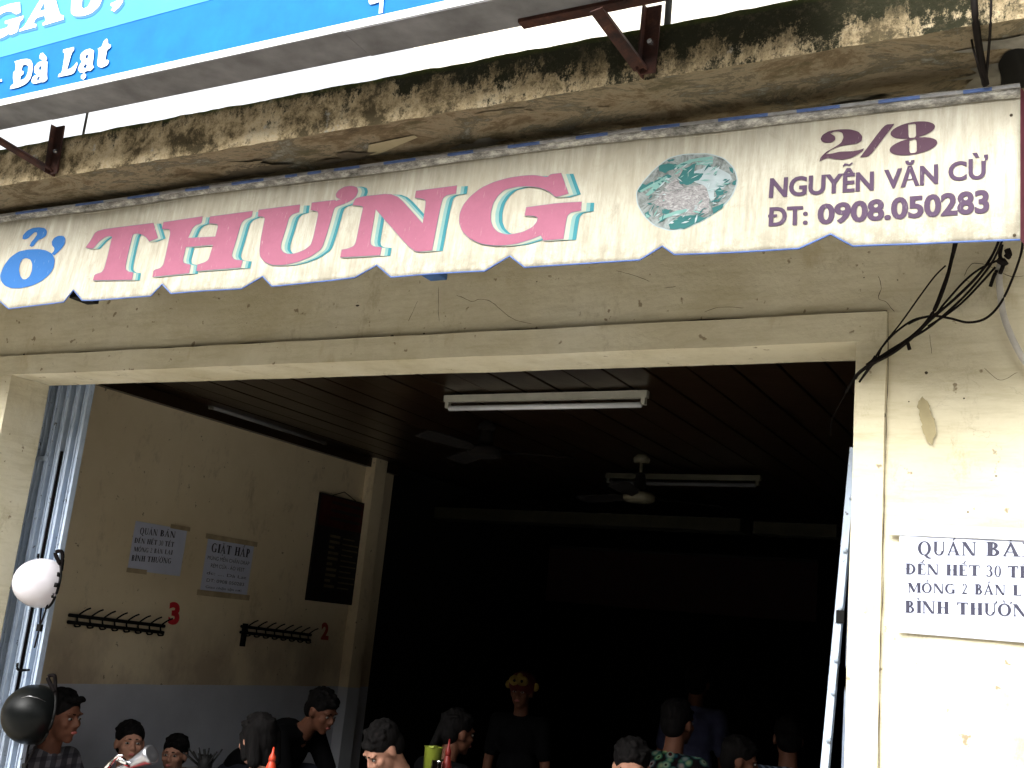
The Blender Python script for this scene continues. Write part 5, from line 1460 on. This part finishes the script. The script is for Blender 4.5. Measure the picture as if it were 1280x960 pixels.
P_.append(person('woman in a flower patterned blouse sitting deep in the shade', PD(848, 905, 6.0), 75, 1.0, 8, 0, 0, shirt='floral', body_yaw=80))
P_.append(person('standing person in a pale blue shirt in the dark middle of the room', PD(872, 855, 7.6), 95, 1.0, 6, 0, 0, shirt='shirtblue', hands='side', stand=True))
P_.append(person('person in a dark top with white and blue collar at the bottom edge', PD(925, 952, 5.8), 20, .95, 10, 10, 0, shirt='shirtdark', body_yaw=20))
P_.append(person('person in a blue checked shirt next to the leaning gate post', PD(985, 925, 6.3), 110, 1.0, 12, 4, 0, shirt='plaidblue', body_yaw=110))
for r_ in P_: fix_sub(r_)
# knitted animal cap of the standing person
cp = P_[6]; hp = PD(652, 866, 7.2)
capq = Matrix.Rotation(R(-80) - math.pi / 2, 3, 'Z').to_quaternion()
def CP(x, y, z): return hp + capq @ (Vector((x, y, z)) * .9)
bm = bmesh.new(); bm_ball(bm, CP(0, -.01, .06), (.092, .10, .085), capq, 20)
cap_ = frombm('knitted_cap', bm, M['capred'], cp, True)
bm = bmesh.new()
bm_ball(bm, CP(-.02, .08, .085), (.045, .03, .035), capq, 12); bm_ball(bm, CP(.03, .08, .085), (.045, .03, .035), capq, 12); bm_ball(bm, CP(0, .075, .12), (.02, .02, .02), capq, 10)
frombm('cap_front', bm, M['capyellow'], cp, True)
for d_ in (-1, 1):
    bm = bmesh.new(); bm_ball(bm, CP(.105 * d_, 0, .05), (.022, .016, .028), capq, 10); frombm('cap_ear', bm, M['capyellow'], cp, True)
    bm = bmesh.new(); bm_ball(bm, CP(.028 * d_, .112, .085), .010, capq, 8); frombm('cap_button', bm, M['eyedark'], cp, True)

# stools under the seated people
def stool():
    t = empty('plastic_stool', 'blue plastic stool', 'stool', 'plastic stools under the diners')
    bm = bmesh.new(); bm_box(bm, (-.15, -.15, -.02), (.15, .15, 0), .008); s_ = frombm('seat', bm, M['plasticblue'], t, local=True)
    for sx in (-1, 1):
        for sy in (-1, 1):
            bm = bmesh.new(); vs = []
            for z_, o_, h_ in ((-.02, .125, .018), (-1, .150, .018)):
                vs += [bm.verts.new((sx * o_ + a_ * h_, sy * o_ + b_ * h_, z_)) for a_, b_ in ((-1, -1), (1, -1), (1, 1), (-1, 1))]
            for f in ((0, 1, 2, 3), (7, 6, 5, 4), (0, 4, 5, 1), (1, 5, 6, 2), (2, 6, 7, 3), (3, 7, 4, 0)): bm.faces.new([vs[i] for i in f])
            bmesh.ops.recalc_face_normals(bm, faces=bm.faces[:])
            frombm('leg', bm, M['plasticblue'], t, local=True)
    return t
st0 = None
for i, (p, by, s) in enumerate(seats):
    if st0 is None: st0 = r_ = stool(); chs = list(st0.children)
    else:
        r_ = st0.copy(); COL.objects.link(r_)
        for c_ in chs:
            d_ = c_.copy(); COL.objects.link(d_); d_.parent = r_
    h_ = max(.12, p.z - .02)
    r_.location = (p.x, p.y, p.z); r_.rotation_euler = (0, 0, by)
    for c_ in r_.children:
        if c_.name.startswith('leg'): c_.scale = (1, 1, h_)
    r_['label'] = ['plastic stool under the man by the gate', 'plastic stool under the boy in red', 'plastic stool under the small child', 'plastic stool under the long haired person', 'plastic stool under the bending man', 'plastic stool under the bowing young man',
                   'plastic stool under the person with tied back hair', 'plastic stool under the person with bare forehead', 'plastic stool under the flower blouse woman', 'plastic stool under the person with white collar', 'plastic stool under the blue checked person'][i]

# ------------------------------------------------------------------ tables and what stands on them
def table(label, x, y, w_, d_, z):
    t = empty('steel_table', label, 'table', 'folding steel tables', (x, y, .02))
    box('tabletop', (x - w_, y - d_, z - .025), (x + w_, y + d_, z), M['steel'], t, .004)
    for sx in (-1, 1):
        for sy in (-1, 1):
            tube('leg', [(x + sx * (w_ - .05), y + sy * (d_ - .05), .02), (x + sx * (w_ - .05), y + sy * (d_ - .05), z - .02)], .012, M['steel'], t)
TZ = .74
b_a = PD(341, 943, 4.95); b_b = PD(549, 945, 5.35); b_c = PD(258, 948, 5.6)
table('steel table carrying the orange red sauce bottle', b_a.x - .1, b_a.y + .05, .35, .25, TZ)
table('steel table carrying the lime green tub', b_b.x + .1, b_b.y + .0, .35, .25, TZ)
table('steel table carrying the bunch of chopsticks by the wall', b_c.x, b_c.y + .1, .3, .22, TZ)
def bottle(label, p, ztop, mat, r_=.026):
    t = empty('sauce_bottle', label, 'bottle', None, (p.x, p.y, TZ)); H = ztop - TZ
    bm = bmesh.new(); bm_lathe(bm, [(r_ * .9, 0), (r_, .01), (r_, H * .62), (r_ * .7, H * .72), (r_ * .55, H * .76), (r_ * .5, H * .78)], (p.x, p.y, TZ)); frombm('bottle_body', bm, mat, t, True)
    bm = bmesh.new(); bm_lathe(bm, [(r_ * .62, H * .77), (r_ * .6, H * .84), (r_ * .25, H * .9), (r_ * .14, H)], (p.x, p.y, TZ)); frombm('nozzle', bm, mat, t, True)
bottle('orange red squeeze bottle standing in front of the long haired person', PD(341, 943, 4.95), PD(341, 934, 4.95).z, M['sauce'])
bottle('dark red squeeze bottle just right of the green tub', PD(560, 943, 5.3), PD(560, 924, 5.3).z, M['saucedark'], .024)
g_ = PD(541, 945, 5.4); t = empty('plastic_tub', 'lime green plastic tub on the table beside a dark red bottle', 'tub', None, (g_.x, g_.y, TZ))
gz = PD(541, 934, 5.4).z - TZ
bm = bmesh.new(); bm_lathe(bm, [(.036, 0), (.044, gz), (.047, gz + .002), (.041, gz), (.034, .01), (0, .01)], (g_.x, g_.y, TZ), seg=24); frombm('tub_body', bm, M['green'], t, True)
bm = bmesh.new(); bm_box(bm, (g_.x + .0, g_.y - .05, TZ + gz), (g_.x + .03, g_.y + .01, TZ + gz + .008), .003); frombm('lid_clip', bm, M['green'], t)
g_ = PD(546, 956, 5.25); bm = bmesh.new(); bm_lathe(bm, [(.022, 0), (.027, PD(546, 951, 5.25).z - TZ), (.024, PD(546, 951, 5.25).z - TZ - .004), (.0, .01)], (g_.x, g_.y, TZ), seg=20)
frombm('drinking_glass', bm, M['chrome'], None, True, label='small shiny cup in front of the lime green tub', cat='cup')
# chopsticks
c_ = PD(254, 972, 5.7); t = empty('chopstick_holder', 'dark bunch of chopsticks fanning out of a holder against the wall', 'chopsticks', None, (c_.x, c_.y, TZ))
bm = bmesh.new(); bm_lathe(bm, [(.035, 0), (.04, .09), (.036, .09), (.03, .01), (0, .01)], (c_.x, c_.y, TZ)); frombm('holder', bm, M['black'], t, True)
for i in range(14):
    a = i / 13 - .5; tip = PD(252 + 46 * a + 3 * math.sin(i * 3), 938 + 4 * math.sin(i * 2.3) + 10 * a * a, 5.7 + .03 * math.sin(i))
    tube('chopstick', [(c_.x + a * .03, c_.y + .01 * math.sin(i), TZ + .02), tip], .0045, M['black'], t, 6)

# handlebar of a parked scooter in the doorway
hb = empty('parked_scooter', 'chrome scooter handlebar and mirror showing in front of the children', 'scooter')
p0, p1 = PD(150, 962, 4.55), PD(187, 944, 4.5)
bm = bmesh.new(); dd = (p1 - p0).normalized(); L_ = (p1 - p0).length
bm_lathe(bm, [(.012, -.05), (.016, 0), (.022, L_ * .5), (.034, L_ * .9), (.039, L_), (.039, L_ + .012), (.030, L_ + .016), (0, L_ + .006)], p0, dd, 24); frombm('headlamp_pod', bm, M['silver'], hb, True)
tube('handlebar', spline([PD(128, 966, 4.6), PD(142, 951, 4.55), PD(150, 949, 4.5), PD(158, 954, 4.5), PD(166, 958, 4.55)], 5), .012, M['chrome'], hb, 10)
tube('handlebar_grip', [PD(128, 966, 4.6), PD(110, 985, 4.65)], .018, M['black'], hb, 10)
tube('brake_lever', spline([PD(138, 956, 4.5), PD(146, 946, 4.45), PD(154, 944, 4.45)], 5), .006, M['chrome'], hb, 8)
bq = PD(165, 985, 4.6)
tube('steering_stem', [p0, bq, (bq.x, bq.y, .62)], .03, M['shirtdark'], hb, 10)
bm = bmesh.new(); bm_ball(bm, (bq.x + .02, bq.y + .0, .52), (.2, .16, .24)); frombm('front_fairing', bm, M['shirtred'], hb, True)
bm = bmesh.new()
ringp = [(bq.x - .15 + .22 * math.cos(a), bq.y - .2 + .0, .26 + .22 * math.sin(a)) for a in (k * 2 * math.pi / 28 for k in range(29))]
bm_tube(bm, ringp, .04, 10, False); frombm('front_wheel', bm, M['black'], hb, True)
tube('fork', [(bq.x - .15, bq.y - .2, .26), (bq.x, bq.y, .66)], .022, M['steel'], hb, 8)
